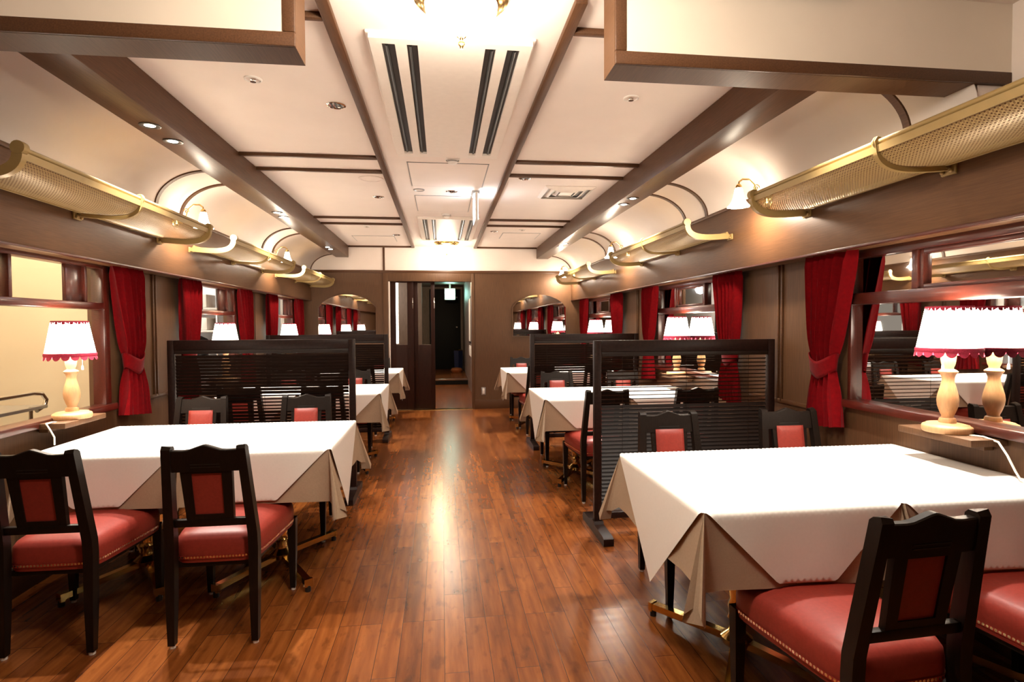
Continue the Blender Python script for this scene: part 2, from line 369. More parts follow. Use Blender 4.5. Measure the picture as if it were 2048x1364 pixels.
# valances, coves, beams on both sides
for sgn, xv, xw in ((-1, XVL, XWL), (1, XVR, XWR)):
    trim(MB().box(xv, xw+sgn*0.02, YF, YB, ZV0, ZV1, 0.003), 'brown_h')
    trim(MB().box(xv-sgn*0.006, xv+sgn*0.02, YF, YB, ZV0-0.004, ZV0+0.008, 0.002), 'mahogany')
    trim(MB().box(xv-sgn*0.010, xv+sgn*0.01, YF, YB, ZV1-0.012, ZV1+0.010, 0.003), 'brown_h')
    bi, bo = CX+sgn*BX0, CX+sgn*BX1
    trim(MB().box(bi, bo, 2.055, YB, BZ, HC-0.001, 0.004), 'brown')
    z0, z1 = 2.372, ZV1
    def cove(t): a = t*PI/2; return bo+(xv-bo)*math.sin(a), z1+(z0-z1)*math.cos(a)
    mb = MB(); mb.grid(lambda u, v: (cove(u)[0], 1.93+(YB-1.93)*v, cove(u)[1]), 20, 1)
    trim(mb, 'cream', recalc=False, solid=0.004)
    trim(MB().box(xw-sgn*0.02, xw+sgn*0.02, YF, 1.93, ZV1, HC), 'cream', smooth=False)
    trim(MB().box(xv, xw, 1.935, 1.95, ZV1, 2.26), 'cream', smooth=False)
    for yy in ([2.25, 4.13, 4.50, 6.42, 6.79, 8.69] if sgn > 0 else [2.10, 4.13, 4.50, 6.42, 6.79, 8.69]):
        mb = MB()
        mb.tube([(cove(k/16)[0]-sgn*0.004*math.sin(k/16*PI/2), yy, cove(k/16)[1]-0.004*math.cos(k/16*PI/2)) for k in range(17)], 0, flat=(0.018 if yy < 8 else 0.012, 0.007, (0, 1, 0)))
        trim(mb, 'brown')
# ceiling trims
for x0, x1 in ((-0.445, -0.400), (0.498, 0.543)): trim(MB().box(x0, x1, 2.055, YB, HC-0.026, HC, 0.003), 'brown')
for yy in (1.90, 2.28, 4.13, 4.50, 6.42, 6.79, 8.715):
    for x0, x1 in ((CX-BX0, -0.445), (0.543, CX+BX0)): trim(MB().box(x0, x1, yy-0.017, yy+0.013, HC-0.024, HC, 0.003), 'brown')
# bulkheads hanging from the ceiling
for sgn, xi, xo in ((-1, -0.46, -2.05), (1, 0.603, 2.15)):
    y0, y1, zb = 1.92, 2.055, 2.20
    b = trim(MB().box(xi, xo, y0+0.006, y1, zb, HC, 0.0), 'brown_h', smooth=False)
    xa = xi+sgn*0.04
    MB().box(xa, xo, y0-0.002, y0+0.006, zb+0.045, HC).build('panel', 'cream_panel', b, smooth=False)
    MB().box(xi, xo, y0-0.006, y0+0.006, zb, zb+0.045, 0.003).build('frame', 'brown', b)
    MB().box(xi, xa, y0-0.006, y0+0.006, zb+0.045, HC, 0.003).build('frame', 'brown', b)
# wall panel mouldings beside the curtains, dado lines
for side, xw, ys in ((-1, XWL, (4.36, 6.55)), (1, XWR, (3.40, 6.07))):
    for yy in ys:
        for d in (-0.02, 0.02): trim(MB().box(xw, xw-side*0.014, yy+d-0.008, yy+d+0.008, 0.80, ZV0, 0.003), 'brown')
        trim(MB().box(xw, xw-side*0.014, yy-0.36, yy+0.36, 0.79, 0.815, 0.003), 'brown')

# ------------------------------------------------------------------ windows
WN = [0]
def window(side, c, half, zs, zt, mirror, bay):
    WN[0] += 1
    xw = XWL if side < 0 else XWR
    o = struct(bpy.data.objects.new('window_%d' % WN[0], None)); COL.objects.link(o); o.location = (xw, c, 0)
    X = lambda d: side*d                                     # depth into the wall
    ztr0, ztr1 = (1.395, 1.455) if mirror else (1.405, 1.447)   # transom bar
    mw, zh = (0.018, 1.635) if mirror else (0.012, 1.652)
    f = MB(); jw = 0.016 if mirror else 0.05
    f.box(X(-0.022), X(0.05), -half-0.01, -half+jw, zs, zt-0.02, 0.004); f.box(X(-0.022), X(0.05), half-jw, half+0.01, zs, zt-0.02, 0.004)
    f.box(X(-0.022), X(0.05), -half+jw, half-jw, zh, zt-0.02, 0.004)
    f.build('frame', 'mahogany', o)
    MB().box(X(-0.026), X(0.05), -half+jw, half-jw, ztr0, ztr1, 0.006).build('transom_bar', 'mahogany', o)
    MB().box(X(-0.05), X(0.05), -half-0.03, half+0.03, zs-0.012, zs+0.028, 0.006).build('sill', 'mahogany', o)
    for q in (-bay, bay): MB().box(X(-0.018), X(0.04), q-mw, q+mw, ztr1, zh, 0.004).build('mullion', 'mahogany', o)
    if mirror:
      s = MB(); a = bay-0.018
      s.box(X(-0.010), X(0.03), -a, -a+0.022, ztr1, 1.635, 0.003); s.box(X(-0.010), X(0.03), a-0.022, a, ztr1, 1.635, 0.003)
      s.box(X(-0.010), X(0.03), -a+0.022, a-0.022, ztr1, ztr1+0.02, 0.003); s.box(X(-0.010), X(0.03), -a+0.022, a-0.022, 1.613, 1.635, 0.003)
      s.build('sash', 'mahogany', o)
    gm = 'mirror' if mirror else 'glass'; g0, g1 = (0.012, 0.018) if mirror else (0.020, 0.024)
    if mirror: MB().box(X(g0), X(g1), -half+jw-0.005, half-jw+0.005, zs+0.02, ztr0+0.005).build('pane', gm, o, smooth=False)
    for q0, q1 in ((-half+jw-0.005, -bay-0.012), (-bay+0.03, bay-0.03), (bay+0.012, half-jw+0.005)):
        if not mirror and q0 > -bay-0.001 and q1 < bay: q1 = bay-0.145
        MB().box(X(g0), X(g1), q0, q1, ztr1-0.005, zh+0.005).build('pane', gm, o, smooth=False)
    if not mirror: MB().box(X(0.0), X(0.02), bay-0.15, bay-0.012, ztr1, zh, 0.002).build('sash_board', 'mahogany', o)
for c in WIN_L: window(-1, c, HL, ZS_L, ZT, False, 0.29)
for c in WIN_R: window(1, c, HR, ZS_R, ZT, True, 0.29)

# ------------------------------------------------------------------ sliding doors, corridor beyond
def slide_door(n, x0, x1, y, gx0, gx1):
    o = struct(bpy.data.objects.new('door_%d' % n, None)); COL.objects.link(o); o.location = (0, y, 0)
    mb = MB()
    mb.box(x0, gx0, -0.018, 0.018, 0.01, DZ, 0.003); mb.box(gx1, x1, -0.018, 0.018, 0.01, DZ, 0.003)
    mb.box(gx0, gx1, -0.018, 0.018, 0.01, 1.003, 0.003); mb.box(gx0, gx1, -0.018, 0.018, 1.95, DZ, 0.003)
    mb.build('leaf', 'door', o)
    MB().box(gx0, gx1, -0.003, 0.003, 1.0, 1.952).build('pane', 'glass', o, smooth=False)
    return o
d1 = slide_door(1, -0.775, -0.425, YB+0.045, -0.69, -0.52)
d2 = slide_door(2, -0.445, -0.105, YB+0.09, -0.36, -0.165)
for xx in (-0.437, -0.112): MB().box(xx-0.006, xx+0.006, -0.024, -0.016, 1.56, 1.72, 0.002).build('handle', 'chrome', d1 if xx < -0.2 else d2)
struct(MB().box(-2.3, 0.75, YB+0.02, 12.4, -0.06, 0.0).build('floor_corridor', 'floor', smooth=False))
struct(MB().box(-2.3, 0.75, 12.4, 15.4, -0.06, 0.125).build('floor_corridor_raised', 'floor', smooth=False))
trim(MB().box(-2.3, 0.56, 12.39, 12.40, 0.0, 0.10), 'blackdoor', smooth=False)
trim(MB().box(-2.3, 0.62, 12.385, 12.41, 0.095, 0.130, 0.004), 'chrome')
struct(MB().box(-2.3, 0.75, YB+0.12, 15.4, 2.32, 2.40).build('ceiling_corridor', 'corridor', smooth=False))
struct(MB().box(0.56, 0.75, YB+0.12, 15.4, 0, 2.32).build('wall_corridor_right', 'corridor', smooth=False))
struct(MB().box(-2.3, 0.75, 15.2, 15.3, 0.125, 2.32).build('wall_corridor_end', 'corridor', smooth=False))
struct(MB().box(-2.4, -2.3, YB+0.12, 15.4, 0, 2.32).build('wall_corridor_left', 'cream_panel', smooth=False))
d3 = struct(MB().box(-0.32, 0.50, 15.15, 15.2, 0.125, 2.26, 0.004).build('door_3', 'blackdoor'))
MB().ball((0.40, 15.13, 1.25), 0.03).build('handle', 'chrome', d3)
MB().box(0.16, 0.42, 15.11, 15.15, 2.02, 2.06, 0.004).build('door_closer', 'grey', d3)
struct(MB().box(-1.35, -0.45, 13.2, 13.35, 0.12, 2.32).build('wall_corridor_inner', 'corridor', smooth=False))
t = thing('exit_sign', 'lit square green and white exit sign hanging in the corridor beyond the door', 'sign', (0.21, 14.2, 1.93))
MB().box(-0.135, 0.135, 0.0, 0.05, 0, 0.29, 0.004).build('housing', 'white', t)
MB().box(-0.12, 0.12, -0.004, 0.0, 0.015, 0.275).build('lit_panel', 'exitgreen', t, smooth=False)
MB().box(-0.02, 0.02, 0.01, 0.04, 0.29, 0.39).build('stem', 'white', t)
point('corridor_exit_glow', (0.21, 14.0, 2.1), 1.2, col=(0.5, 1.0, 0.85), r=0.1)
t = thing('wall_light', 'tall white vertical light strip glimpsed through the sliding door glass', 'light', (-0.98, 12.2, 0.9))
MB().box(-0.08, 0.08, 0.0, 0.05, 0, 1.38, 0.004).build('housing', 'white', t); MB().box(-0.065, 0.065, -0.004, 0, 0.02, 1.36).build('diffuser', 'tube', t, smooth=False)
t = thing('storage_bin', 'navy blue upright bin standing by the black corridor door', 'bin', (0.42, 14.7, 0.125))
MB().lathe([(0.10, 0), (0.115, 0.5), (0.115, 0.52), (0.10, 0.52)], seg=4).build('body', 'navy', t); MB().lathe([(0.0, 0.56), (0.06, 0.55), (0.12, 0.52)], seg=4, cap=False).build('lid', 'brass', t)
t = tag(MB().lathe([(0.0, 0), (0.12, 0.0), (0.15, 0.05), (0.12, 0.10), (0, 0.12)], (0.36, 14.2, 0.126), 14).build('floor_cushion', 'orange'), 'orange brown round cushion lying at the foot of the navy bin', 'cushion')
for k, (ya, yb_, z0, z1, mm) in enumerate(((9.6, 10.4, 0.95, 1.85, 'paper'), (10.7, 11.4, 0.95, 1.85, 'paper'), (9.6, 11.4, 0.70, 0.90, 'paper'))):
    lb = ['framed pale print on the corridor wall, first after the doorway', 'framed pale print on the corridor wall, second after the doorway', 'low white notice strip under the framed corridor prints'][k]
    t = thing('wall_notice' if k == 2 else 'framed_print', lb, 'notice' if k == 2 else 'picture', (0.56, (ya+yb_)/2, z0), 0)
    h = (yb_-ya)/2
    MB().box(-0.02, 0, -h, h, 0, z1-z0, 0.004).build('frame', 'dark' if k < 2 else 'white', t); MB().box(-0.023, -0.02, -h+0.05, h-0.05, 0.04, z1-z0-0.04).build('sheet', mm, t, smooth=False)
point('corridor_fill', (-0.1, 10.0, 2.15), 34.0, col=(1.0, 0.70, 0.42), r=0.1)  # added warm fill without a fixture, brightens the corridor floor
point('corridor_entry_fill', (-1.6, 12.5, 2.1), 18.0, col=(0.95, 0.95, 1.0), r=0.1)  # added cool fill for the corridor, no fixture

# ------------------------------------------------------------------ beyond the clear windows: service passage and kitchen
struct(MB().box(-5.0, -2.30, YF, YB+0.1, -0.06, 0.0).build('floor_passage', 'grey', smooth=False))
struct(MB().box(-5.0, -2.16, YF, YB+0.1, 2.5, 2.56).build('ceiling_passage', 'cream', smooth=False))
struct(MB().box(-3.35, -3.25, 0.5, 4.42, 0, 2.5).build('wall_passage', 'yellowwall', smooth=False))
struct(MB().box(-3.25, -2.30, 4.42, 4.50, 0, 2.5).build('wall_passage_end', 'yellowwall', smooth=False))
trim(MB().box(-3.25, -3.22, 0.5, 4.42, 1.98, 2.03, 0.006), 'yellowwall'); trim(MB().box(-3.25, -3.225, 4.02, 4.10, 0, 1.98, 0.004), 'yellowwall')
struct(MB().box(-4.2, -4.1, 4.5, YB, 0, 2.5).build('wall_kitchen', 'kitchen', smooth=False))
struct(MB().box(-4.2, -2.3, 6.50, 6.58, 0, 2.5).build('wall_kitchen_divider', 'kitchen', smooth=False))
point('passage_fill', (-2.62, 1.9, 2.3), 22, col=(1.0, 0.88, 0.66), r=0.12)  # unseen fill added to brighten the passage wall
point('passage_far_fill', (-2.62, 3.5, 2.3), 13, col=(1.0, 0.88, 0.66), r=0.12)  # second added fill, farther along the passage
point('kitchen_fill', (-3.1, 5.7, 2.3), 24, col=(1.0, 0.98, 0.95), r=0.12)  # added fill so the kitchen reads bright, no fixture
point('kitchen_far_fill', (-3.1, 7.7, 2.3), 18, col=(1.0, 0.95, 0.90), r=0.12)  # added unseen fill behind the kitchen divider
# serving trolley in the passage
t = thing('serving_trolley', 'chrome serving trolley with bent rail handle seen through the front clear window', 'trolley', (-2.66, 3.22, 0))
for zz in (0.30, 0.80): MB().box(-0.22, 0.22, -0.62, 0.62, zz, zz+0.02, 0.004).build('shelf', 'steel', t)
for sx in (-0.2, 0.2):
    MB().tube([(sx, -0.6, 0.06), (sx, -0.6, 0.90), (sx, 0.52, 0.90), (sx, 0.60, 0.89), (sx, 0.635, 0.85), (sx, 0.62, 0.81), (sx, 0.55, 0.79)], 0.0125, 10).build('rail', 'chrome', t)
    for yy in (-0.58, 0.50): MB().tube([(sx, yy, 0.06), (sx, yy, 0.82)], 0.011, 8).build('post', 'chrome', t); 
for sx in (-0.2, 0.2):
    for yy in (-0.58, 0.50): MB().prism([(yy+0.03*math.cos(a*PI/6), 0.031+0.03*math.sin(a*PI/6)) for a in range(12)], sx-0.012, sx+0.012).build('caster', 'black', t)
# kitchen shelving and goods
t = thing('kitchen_shelf', 'steel kitchen shelving seen through the middle clear window', 'shelf', (-2.62, 6.28, 0))
for z in (0.45, 0.98, 1.24, 1.47): MB().box(-0.34, 0.34, -0.17, 0.17, z, z+0.022, 0.004).build('board', 'steel' if z < 1.2 else 'white', t)
for a in (-0.33, 0.33):
    for b in (-0.15, 0.15): MB().tube([(a, b, 0), (a, b, 1.75)], 0.011, 8).build('post', 'steel', t)
goods = [('stock_pot', 'black', -2.50, 1.002, 0.085, 0.15, 'black round pot on the kitchen shelving'), ('storage_tub', 'blue', -2.69, 1.002, 0.07, 0.12, 'blue plastic tub on the kitchen shelving beside the black pot'),
         ('storage_tub', 'white', -2.45, 1.262, 0.06, 0.13, 'white plastic tub on the middle kitchen board'), ('storage_tub', 'navy', -2.60, 1.262, 0.06, 0.05, 'flat navy tray on the middle kitchen board'), ('storage_box', 'paper', -2.76, 1.262, 0.08, 0.15, 'pale carton on the middle kitchen board'),
         ('storage_box', 'white', -2.47, 1.492, 0.08, 0.14, 'white carton on the topmost kitchen board'), ('storage_box', 'grey', -2.70, 1.492, 0.09, 0.17, 'grey carton on the topmost kitchen board')]
for nme, mm, xx, z, w, h, lab in goods:
    if nme == 'stock_pot': o = MB().lathe([(w*0.9, 0), (w, 0.02), (w, h), (w*1.05, h), (w*0.9, h+0.02), (0.02, h+0.05), (0, h+0.05)], (xx, 6.22, z), 18).build(nme, mm)
    else: o = MB().box(xx-w, xx+w, 6.14, 6.38, z+0.001, z+h, 0.012).build(nme, mm)
    tag(o, lab, 'pot' if nme == 'stock_pot' else 'container')
t = thing('kitchen_cabinet', 'tall steel cabinet standing beyond the end clear window', 'cabinet', (-3.7, 7.9, 0))
MB().box(-0.3, 0.3, -0.5, 0.5, 0.02, 1.5, 0.01).build('body', 'steel', t); MB().box(0.3, 0.315, -0.48, 0.48, 0.05, 1.47, 0.006).build('door', 'steel', t); MB().tube([(0.33, 0.38, 0.6), (0.33, 0.38, 1.0)], 0.008).build('handle', 'chrome', t)

# ------------------------------------------------------------------ back wall mirrors, outlet
for sx, x0, x1, lab in ((-1, -1.825, -0.985, 'arched wall mirror on the end wall beside the sliding doors'), (1, 1.10, 1.935, 'arched wall mirror on the end wall above the outlet side')):
    t = thing('wall_mirror', lab, 'mirror', ((x0+x1)/2, YB, 1.11), 0, 'arched mirrors on the end wall'); h = (x1-x0)/2
    def arch(h, z0, rise, zs, n=16): return [(-h, z0), (h, z0)]+[(h*math.cos(PI*k/n) if False else h-2*h*k/n, zs+rise*(1-((1-2*k/n)**2))**0.75) for k in range(n+1)]
    MB().prism(arch(h, 0.012, 0.20, 0.46), -0.012, -0.004, 'y').build('glass', 'mirror', t, smooth=False)
    out, inn = arch(h+0.016, 0.0, 0.208, 0.462), arch(h-0.001, 0.013, 0.199, 0.46)
    f = MB(); n = len(out); vv = [(p[0], a, p[1]) for a in (-0.018, 0.0) for p in out]+[(p[0], a, p[1]) for a in (-0.018, 0.0) for p in inn]
    f.add(vv, [(i, (i+1) % n, 2*n+(i+1) % n, 2*n+i) for i in range(n)]+[(i, (i+1) % n, n+(i+1) % n, n+i) for i in range(n)]+[(2*n+i, 2*n+(i+1) % n, 3*n+(i+1) % n, 3*n+i) for i in range(n)])
    f.build('frame', 'brown_v', t)
t = thing('wall_outlet', 'small white wall outlet low on the end wall beside the doorway', 'outlet', (0.634, YB, 0.215))
MB().box(-0.035, 0.035, -0.008, 0, 0, 0.12, 0.003).build('plate', 'grey', t); MB().box(-0.017, 0.017, -0.011, -0.008, 0.02, 0.10, 0.001).build('socket', 'white', t)

# ------------------------------------------------------------------ dining tables and cloths
TW, TD, TH = 0.67, 0.82, 0.71
HX, HY = TW/2, TD/2
def make_table():
    t = thing('dining_table', '', 'table')
    MB().box(-HX+0.004, HX-0.004, -HY+0.004, HY-0.004, TH-0.035, TH-0.006, 0.004).build('tabletop', 'dark', t)
    MB().lathe([(0.0, 0.05), (0.055, 0.05), (0.06, 0.075), (0.03, 0.10), (0.026, 0.13), (0.036, 0.15), (0.028, 0.17), (0.034, 0.20), (0.026, 0.225), (0.032, 0.26), (0.045, 0.40), (0.035, 0.55), (0.05, 0.60), (0.09, 0.655), (0.09, TH-0.035)], seg=20).build('column', 'brass', t)
    ax, ay = 0.215, 0.335
    for sx, sy in ((1, 1), (1, -1), (-1, 1), (-1, -1)):
        d = Vector((sx*ax, sy*ay, 0)); n = d.normalized()
        a = MB(); a.tube([n*0.02+Vector((0, 0, 0.063)), d*0.55+Vector((0, 0, 0.055)), d+Vector((0, 0, 0.045))], 0, flat=(0.017, 0.014, (-n.y, n.x, 0)))
        f = a.build('foot', 'brass', t)
        MB().tube([d*0.975+Vector((0, 0, 0.044)), d*1.02+Vector((0, 0, 0.044))], 0, flat=(0.021, 0.019, (-n.y, n.x, 0))).build('end_cap', 'brass', f)
        MB().lathe([(0.014, 0), (0.014, 0.03)], tuple(d*0.99), 10).build('glide', 'black', f)
    return t
def drape(flat, over, z_top, off, rest, flare=0.035):
    """distance past the table edge -> (outward, height), curling inwards where a seat stops the cloth"""
    r = 0.012
    if over <= 0: return flat, z_top
    q = over
    if q < r*PI/2: a = q/r; return flat+off*min(1, q/0.01)*0+r*math.sin(a)*0.6+off, z_top-r*(1-math.cos(a))
    dz = r+(q-r*PI/2); z = z_top-dz; o = off+r*0.6+flare*(dz-r)
    if rest is not None and z < rest:
        ex = rest-z; z = rest-0.04*ex; o = o-0.10*ex
    return flat+o, z
def white_cloth():
    D = HX+HY; N = 72; mb = MB()
    def fn(u, v):
        a, b = (u-0.5)*D*math.sqrt(2), (v-0.5)*D*math.sqrt(2)
        x, y = (a-b)/math.sqrt(2), (a+b)/math.sqrt(2); z = TH+0.0045
        z += 0.0006*math.sin(9*x+3)*math.sin(7*y)
        if abs(y) > HY:
            o, z = drape(HY, abs(y)-HY, z, 0.004, 0.484); o += 0.002*math.sin(x*22)*min(1, (abs(y)-HY)*6); return (x*(1+0.0*o), math.copysign(o, y), z)
        if abs(x) > HX:
            o, z = drape(HX, abs(x)-HX, z, 0.004, None, 0.035 if False else 0.02); return (math.copysign(o, x), y, z)
        return (x, y, z)
    mb.grid(fn, N, N)
    return mb
def beige_cloth(open_x):
    """rectangular under-cloth; open_x: the signs of x on which the corners may flare sideways"""
    d = 0.245; mb = MB(); z0 = TH+0.001; K = 8
    ring = []                                                    # (top point, direction, length)
    def side(ax, s):                                             # points along one side, counter-clockwise
        n = 10; res = []
        for k in range(1, n):
            f = -1+2*k/n
            if ax == 'x': res.append(((s*HX, s*HY*f, z0), (s*0.03, 0, -1), d, 0.006*math.sin(9*f+s)))
            else: res.append(((-s*HX*f, s*HY, z0), (0, s*0.01, -1), d, 0.004*math.sin(7*f+2*s)))
        return res
    def corner(sx, sy):
        ok = sx in open_x
        res = []
        for ph in range(0, 91, 9):                               # from the x side to the y side
            p = math.radians(ph); ln = d*min(1.10/max(math.cos(p), math.sin(p)), 1.33) if 1 < ph < 89 else d
            w = math.sin(2*p*2)**2 if True else 0
            # azimuth of the ray swings: side normal -> past the corner -> diagonal -> past the corner -> side normal
            tilt = 0.03+0.44*abs(math.sin(2*p*1.0))*(1-0.55*math.exp(-((ph-45)/13.0)**2))
            if ph <= 45: az = (sx*math.cos(p)*0.55, sy*(0.25+0.75*math.sin(2*p)))
            else: az = (sx*(0.25+0.75*math.sin(2*p)), sy*math.sin(p)*0.55)
            if not ok: az = (sx*-0.10*math.sin(2*p), sy*abs(az[1])*0.7+sy*0.1)
            l = math.hypot(*az); az = (az[0]/l*tilt, az[1]/l*tilt)
            res.append(((sx*HX, sy*HY, z0), (az[0], az[1], -1), ln, 0.0))
        return res
    ring += side('x', 1)+corner(1, 1)+side('y', 1)+corner(-1, 1)[::-1]+side('x', -1)+corner(-1, -1)+side('y', -1)+corner(1, -1)[::-1]
    def pt(i, j):
        (p, dr, ln, rip) = ring[i % len(ring)]; v = Vector(dr).normalized(); t = j/K
        q = Vector(p)+v*ln*t
        o = Vector((dr[0], dr[1], 0))
        if o.length > 1e-6: q += o.normalized()*(0.002+rip*t)
        return q
    n = len(ring)
    vs = [pt(i, j) for i in range(n) for j in range(K+1)]
    mb.add(vs, [(i*(K+1)+j, ((i+1) % n)*(K+1)+j, ((i+1) % n)*(K+1)+j+1, i*(K+1)+j+1) for i in range(n) for j in range(K)])
    mb.box(-HX, HX, -HY, HY, z0-0.001, z0+0.0012)
    return mb
tab0 = make_table(); tabs = []
wc0 = white_cloth().build('white_tablecloth', 'linen', ang=80); wcs = []
bcA = beige_cloth((-1,)).build('beige_tablecloth', 'beige', ang=80); bcs = []
bcB = beige_cloth(()).build('beige_tablecloth', 'beige', ang=80); bcs2 = []
tag(wc0, '', 'tablecloth'); tag(bcA, '', 'tablecloth'); tag(bcB, '', 'tablecloth')
TX_R = (1.138, 1.822); TX_L = (-0.875, -1.558)
for sd, xs, ys in (('mirrored', TX_R, TAB_R), ('clear', TX_L, TAB_L)):
    for i, yy in enumerate(ys):
        for j, xx in enumerate(xs):
            pos = ('aisle end', 'window end')[j]; rz = 0.0 if sd == 'mirrored' else PI
            place(tab0, tabs, (xx, yy, 0), rz, 'brass-footed pedestal table, %s of the %s row along the %s windows' % (pos, ORD[i], sd), 'pedestal tables')
            place(wc0, wcs, (xx, yy, 0), rz, 'white cloth laid diagonally, %s of the %s row along the %s windows' % (pos, ORD[i], sd), 'white tablecloths')
            lab = 'beige under-cloth with hanging corners, %s of the %s row along the %s windows' % (pos, ORD[i], sd)
            place(bcA if j == 0 else bcB, bcs if j == 0 else bcs2, (xx, yy, 0), rz, lab, 'beige under-cloths')

# ------------------------------------------------------------------ chairs
def make_chair():
    t = thing('dining_chair', '', 'chair')
    # rear posts lean back above the seat
    def post_y(z): return -0.235-0.01*(z < 0.3)*0-(max(0, z-0.44)*0.165)-(max(0, 0.44-z)*0.02)
    def post_x(z): return 0.161-0.022*max(0, (z-0.44)/0.4)
    for sx in (-1, 1):
        mb = MB(); zs = [0.012, 0.2, 0.40, 0.46, 0.60, 0.75, 0.819]
        wd = [0.013, 0.017, 0.019, 0.019, 0.018, 0.017, 0.017]
        vs = []
        for z, w in zip(zs, wd):
            y = post_y(z); x = sx*post_x(z); dd = 0.020 if z > 0.02 else 0.014
            vs += [(x-w, y-dd, z), (x+w, y-dd, z), (x+w, y+dd, z), (x-w, y+dd, z)]
        y = post_y(0.848); x = sx*post_x(0.848)
        vs += [(x-0.017, y-0.008, 0.829+(0.006 if sx < 0 else 0)), (x+0.017, y-0.008, 0.829+(0.006 if sx > 0 else 0)), (x+0.017, y+0.014, 0.829), (x-0.017, y+0.014, 0.829)]
        n = len(vs)//4
        mb.add(vs, [(4*i+k, 4*i+(k+1) % 4, 4*i+4+(k+1) % 4, 4*i+4+k) for i in range(n-1) for k in range(4)]+[(3, 2, 1, 0), (4*n-4, 4*n-3, 4*n-2, 4*n-1)])
        l = mb.build('back_post', 'dark', t, ang=30)
        MB().lathe([(0.012, 0), (0.012, 0.012)], (sx*post_x(0), post_y(0), 0), 10).build('glide', 'white', l)
        mb = MB(); fx, fy = sx*0.192, 0.222
        vs = []
        for z, w in ((0.012, 0.012), (0.20, 0.017), (0.36, 0.020)): vs += [(fx-w, fy-w, z), (fx+w, fy-w, z), (fx+w, fy+w, z), (fx-w, fy+w, z)]
        mb.add(vs, [(4*i+k, 4*i+(k+1) % 4, 4*i+4+(k+1) % 4, 4*i+4+k) for i in range(2) for k in range(4)]+[(3, 2, 1, 0), (8, 9, 10, 11)])
        l = mb.build('leg', 'dark', t, ang=30)
        MB().lathe([(0.011, 0), (0.011, 0.012)], (fx, fy, 0), 10).build('glide', 'white', l)
    # seat: trapezoid with rounded corners and domed top
    def outline(k, n, ins=0.0):
        # superellipse mapped to a trapezoid
        a = 2*PI*k/n; c, s_ = math.cos(a), math.sin(a); e = 0.28
        ux = math.copysign(abs(c)**e, c); uy = math.copysign(abs(s_)**e, s_)
        hw = (0.186+0.026*uy)-ins; return ux*hw, 0.012+uy*(0.236-ins)
    n = 48; prof = [(0.0, 0.335), (-0.003, 0.35), (-0.004, 0.40), (-0.001, 0.425), (0.008, 0.441), (0.025, 0.452), (0.065, 0.463), (0.105, 0.469), (0.135, 0.471)]
    mb = MB(); vs = []
    for ins, z in prof:
        for k in range(n):
            x, y = outline(k, n, ins); vs.append((x, y, z))
    m = len(prof); fs = [(j*n+k, j*n+(k+1) % n, (j+1)*n+(k+1) % n, (j+1)*n+k) for j in range(m-1) for k in range(n)]
    fs += [tuple(range(n))[::-1], tuple((m-1)*n+k for k in range(n))]
    mb.add(vs, fs).build('seat', 'leather', t, ang=60)
    mb = MB(); acc = [0.0]
    pts = [outline(k, n, -0.0062) for k in range(n)]
    for k in range(n): acc.append(acc[-1]+math.dist(pts[k], pts[(k+1) % n]))
    vs = [(p[0], p[1], z) for p in pts for z in (0.352, 0.3645)]
    fs = [(2*k, 2*((k+1) % n), 2*((k+1) % n)+1, 2*k+1) for k in range(n)]
    uv = [[(acc[k], 0), (acc[k+1], 0), (acc[k+1], 1), (acc[k], 1)] for k in range(n)]
    mb.add(vs, fs, uv).build('nail_trim', 'nails', t, recalc=False)
    mb = MB()
    mb.add([(x, y, z) for (x, y) in ((-0.155, -0.215), (0.155, -0.215), (0.185, 0.222), (-0.185, 0.222)) for z in (0.315, 0.337)], [(0, 2, 4, 6), (1, 7, 5, 3), (0, 1, 3, 2), (2, 3, 5, 4), (4, 5, 7, 6), (6, 7, 1, 0)])
    mb.build('seat_frame', 'dark', t)
    # back: crest rail with gable, lower rail, splat frame, red panel; built in the leaning plane
    def lean(mb):
        mb.v = [(x, y+post_y(z), z-0.013*max(0, z-0.5)/0.35) for x, y, z in mb.v]; return mb
    top = [(-0.126, 0.828), (-0.080, 0.826), (-0.060, 0.828), (-0.012, 0.846), (0.0, 0.849), (0.012, 0.846), (0.060, 0.828), (0.080, 0.826), (0.126, 0.828)]
    def rail_poly(dz): return [(-0.126, 0.735)]+[(0.126, 0.735)]+[(x, z) for x, z in top[::-1]]
    mb = MB(); xs = [-0.126, -0.08, -0.06, -0.012, 0, 0.012, 0.06, 0.08, 0.126]; ztop = [z for _, z in top]; vs = []
    for x, zt in zip(xs, ztop):
        for yy in (-0.014, 0.014):
            for z in (0.735, 0.78, zt-0.004): vs.append((x, yy, z))
        vs.append((x, -0.010, zt)); vs.append((x, 0.010, zt))
    w = 8; order = [0, 1, 2, 6, 7, 5, 4, 3]; fs = []
    for i in range(len(xs)-1):
        for k in range(8):
            a, b = order[k], order[(k+1) % 8]; fs.append((i*w+a, i*w+b, (i+1)*w+b, (i+1)*w+a))
    fs += [tuple(order), tuple((len(xs)-1)*w+k for k in order[::-1])]
    mb.add(vs, fs); r = lean(mb).build('crest_rail', 'dark', t, ang=30)
    for z in (0.752, 0.764): lean(MB().box(-0.055, 0.055, -0.0155, -0.0135, z, z+0.003)).build('groove', 'black', r); 
    for z in (0.752, 0.764): lean(MB().box(-0.055, 0.055, 0.0135, 0.0155, z, z+0.003)).build('groove', 'black', r)
    lean(MB().box(-0.144, 0.144, -0.012, 0.012, 0.492, 0.525, 0.003)).build('lower_rail', 'dark', t)
    mb = MB()
